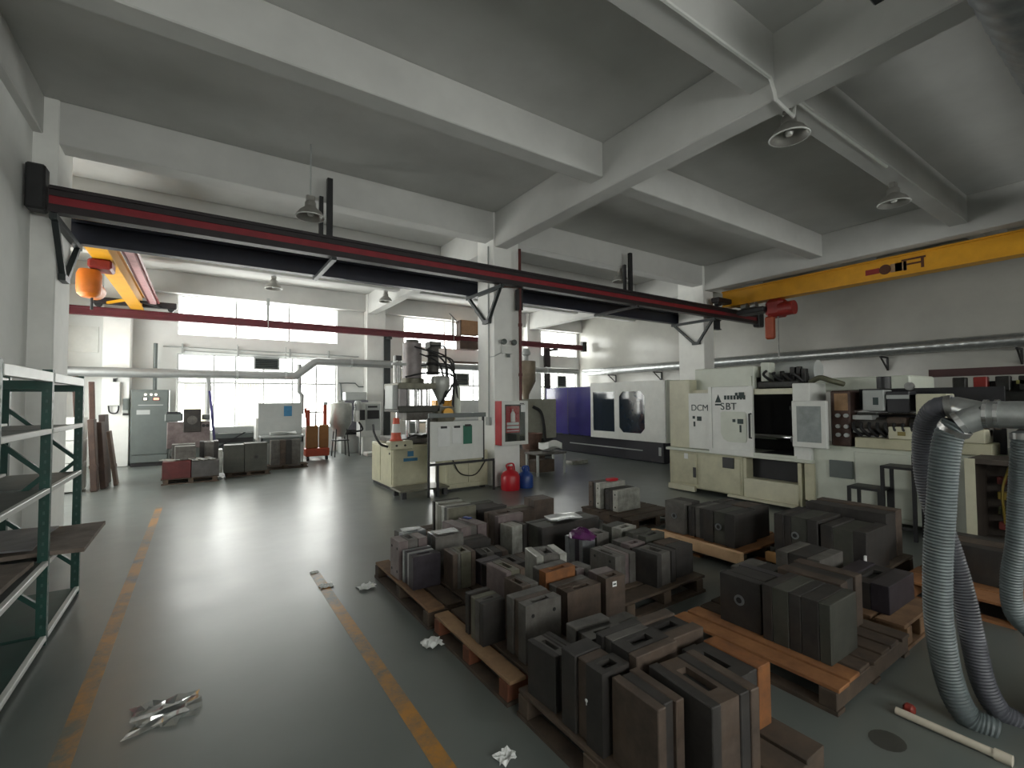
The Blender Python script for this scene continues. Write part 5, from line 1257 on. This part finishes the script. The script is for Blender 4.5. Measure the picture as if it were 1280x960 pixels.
hose(MB(), [hp(1279, 542, .0), hp(1277, 575, .04), hp(1274, 620, .1), hp(1271, 680, .1), hp(1264, 725, .12), hp(1268, 765, .14), hp(1290, 790, .16)], .042, .015).build('tube', HOSEM, t, True)
q = hp(1279, 545, .0); MB().lathe([(.044, -.015), (.05, -.015), (.05, .015), (.044, .015)], q, 18).build('cuff', STEEL, t, True)
q = hp(1290, 800, .16); tag(MB().box(q.x+.06, q.x+.5, q.y-.3, q.y-.02, 0, max(.1, q.z), .015).build('dust_bin', mat('dark_bin', (.03, .032, .035), .6)), 'dark low bin on the floor where the thin hose ends', 'bin')
t = thing('overhead_duct', 'dark spiral duct under the ceiling above the flexible hoses', 'duct', (6, .55, 4.3))
pts = []; rs = []; x = 3.6
while x < 11.9: pts.append((x, .55, 4.5)); rs.append(.27 if len(pts) % 3 else .285); x += .07
MB().tube(pts, rs, 22).build('spiral_duct', mat('duct_dark', (.32, .34, .35), .35, .8, var=.1, scale=10), t, True)
MB().bar((4.0, .55, 4.74), (4.0, .55, CZ), .03, .03).build('hanger', BLACK, t); MB().bar((9.0, .55, 4.74), (9.0, .55, CZ), .03, .03).build('hanger', BLACK, t)
box('end_box', mat('box_gunmetal', (.05, .055, .055), .5, .4), t, 3.55, 4.05, .85, 1.25, 4.55, 4.72, .01)
# pipe, litter on the floor
a, b = G(1120, 888, .02), G(1243, 942, .02)
t = thing('plastic_pipe', 'cream plastic pipe lying on the floor beside the hoses', 'pipe', (a.x, a.y, 0))
tube('pipe', PVC, t, [a, b], .02, 12); MB().cyl(b, b+(b-a).normalized()*.06, .026, n=12).build('socket', PVC, t, True)
a = G(1150, 891, .03); tag(MB().box(a.x-.025, a.x+.025, a.y+.02, a.y+.07, 0, .05, .012).build('red_plug', mat('cap_red', (.25, .03, .02), .5)), 'small red plug behind the cream pipe', 'plug')
def litter(label, x, y, s, seed, m=PAPER, name='paper_scrap', cat='paper', amp=.03):
    rnd = random.Random(seed); p = G(x, y); n = 7; mb = MB(); vs = []
    for i in range(n):
        for j in range(n):
            r = 1 if (1 < i < n-2 and 1 < j < n-2) else rnd.uniform(.72, 1.1)
            vs.append((p.x+(i/(n-1)-.5)*s*r*1.1, p.y+(j/(n-1)-.5)*s*r, .002+rnd.random()*amp))
    mb._add(vs, [(i*n+j, (i+1)*n+j, (i+1)*n+j+1, i*n+j+1) for i in range(n-1) for j in range(n-1)])
    o = mb.build(name, m); tag(o, label, cat)
    so = o.modifiers.new('thickness', 'SOLIDIFY'); so.thickness = .0015; so.offset = 1
litter('crumpled white paper beside the weathered pallet', 458, 735, .14, 1)
litter('crumpled white paper lying in front of the brown pallet', 540, 806, .13, 2)
litter('crumpled pale scrap beside the grimy pallet corner', 633, 950, .09, 3)
litter('small paper scrap on the end of the yellow line', 407, 733, .11, 4, amp=.012)
litter('thin paper sliver on the shiny floor near the yellow line', 393, 716, .07, 5, amp=.008)
litter('flat clear plastic film wrinkled on the aisle floor', 205, 893, .3, 6, glassmat('clear_film', (.88, .9, .9), .22), 'plastic_film', 'film', .014)

# thin curtain, and a cloth standing in for an outside shutter, in the lower window
def cloth_mat(name, c):
    m = bpy.data.materials.new(name); m.use_nodes = True; N = m.node_tree.nodes; L = m.node_tree.links
    d = N['Principled BSDF']; d.inputs['Base Color'].default_value = (*c, 1); d.inputs['Roughness'].default_value = .9
    tr = N.new('ShaderNodeBsdfTranslucent'); tr.inputs[0].default_value = (*c, 1)
    mx = N.new('ShaderNodeMixShader'); mx.inputs[0].default_value = .6
    L.new(d.outputs[0], mx.inputs[1]); L.new(tr.outputs[0], mx.inputs[2]); L.new(mx.outputs[0], N['Material Output'].inputs[0]); return m
def curtain(label, name, m, x0, x1, y, z0, z1, waves, amp, cat):
    mb = MB(); n = waves*6+1
    vs = [(x0+(x1-x0)*i/(n-1), y+amp*math.sin(2*math.pi*i/6), z) for z in (z0, z1) for i in range(n)]
    mb._add(vs, [(i, i+1, n+i+1, n+i) for i in range(n-1)])
    t = thing(name, label, cat, ((x0+x1)/2, y, z0))
    o = mb.build('fabric', m, t, True); so = o.modifiers.new('thickness', 'SOLIDIFY'); so.thickness = .003
    tube('rod', LGREY, t, [(x0-.05, y, z1+.015), (x1+.05, y, z1+.015)], .012, 8)
wy2 = WB-.03
curtain('white translucent curtain hanging in the lower window', 'curtain', cloth_mat('curtain_white', (.85, .84, .8)), PV(297, 500, wy2).x, PV(327, 500, wy2).x, wy2-.03, .80, 2.25, 9, .03, 'curtain')
curtain('pale yellow cloth standing in for the shutter outside the lower window', 'window_blind', cloth_mat('shutter_yellow', (.78, .77, .66)), PV(230, 500, wy2).x, PV(257, 500, wy2).x, wy2-.02, .80, 2.22, 6, .006, 'blind')  # cloth inside the window stands in for a roller shutter outside
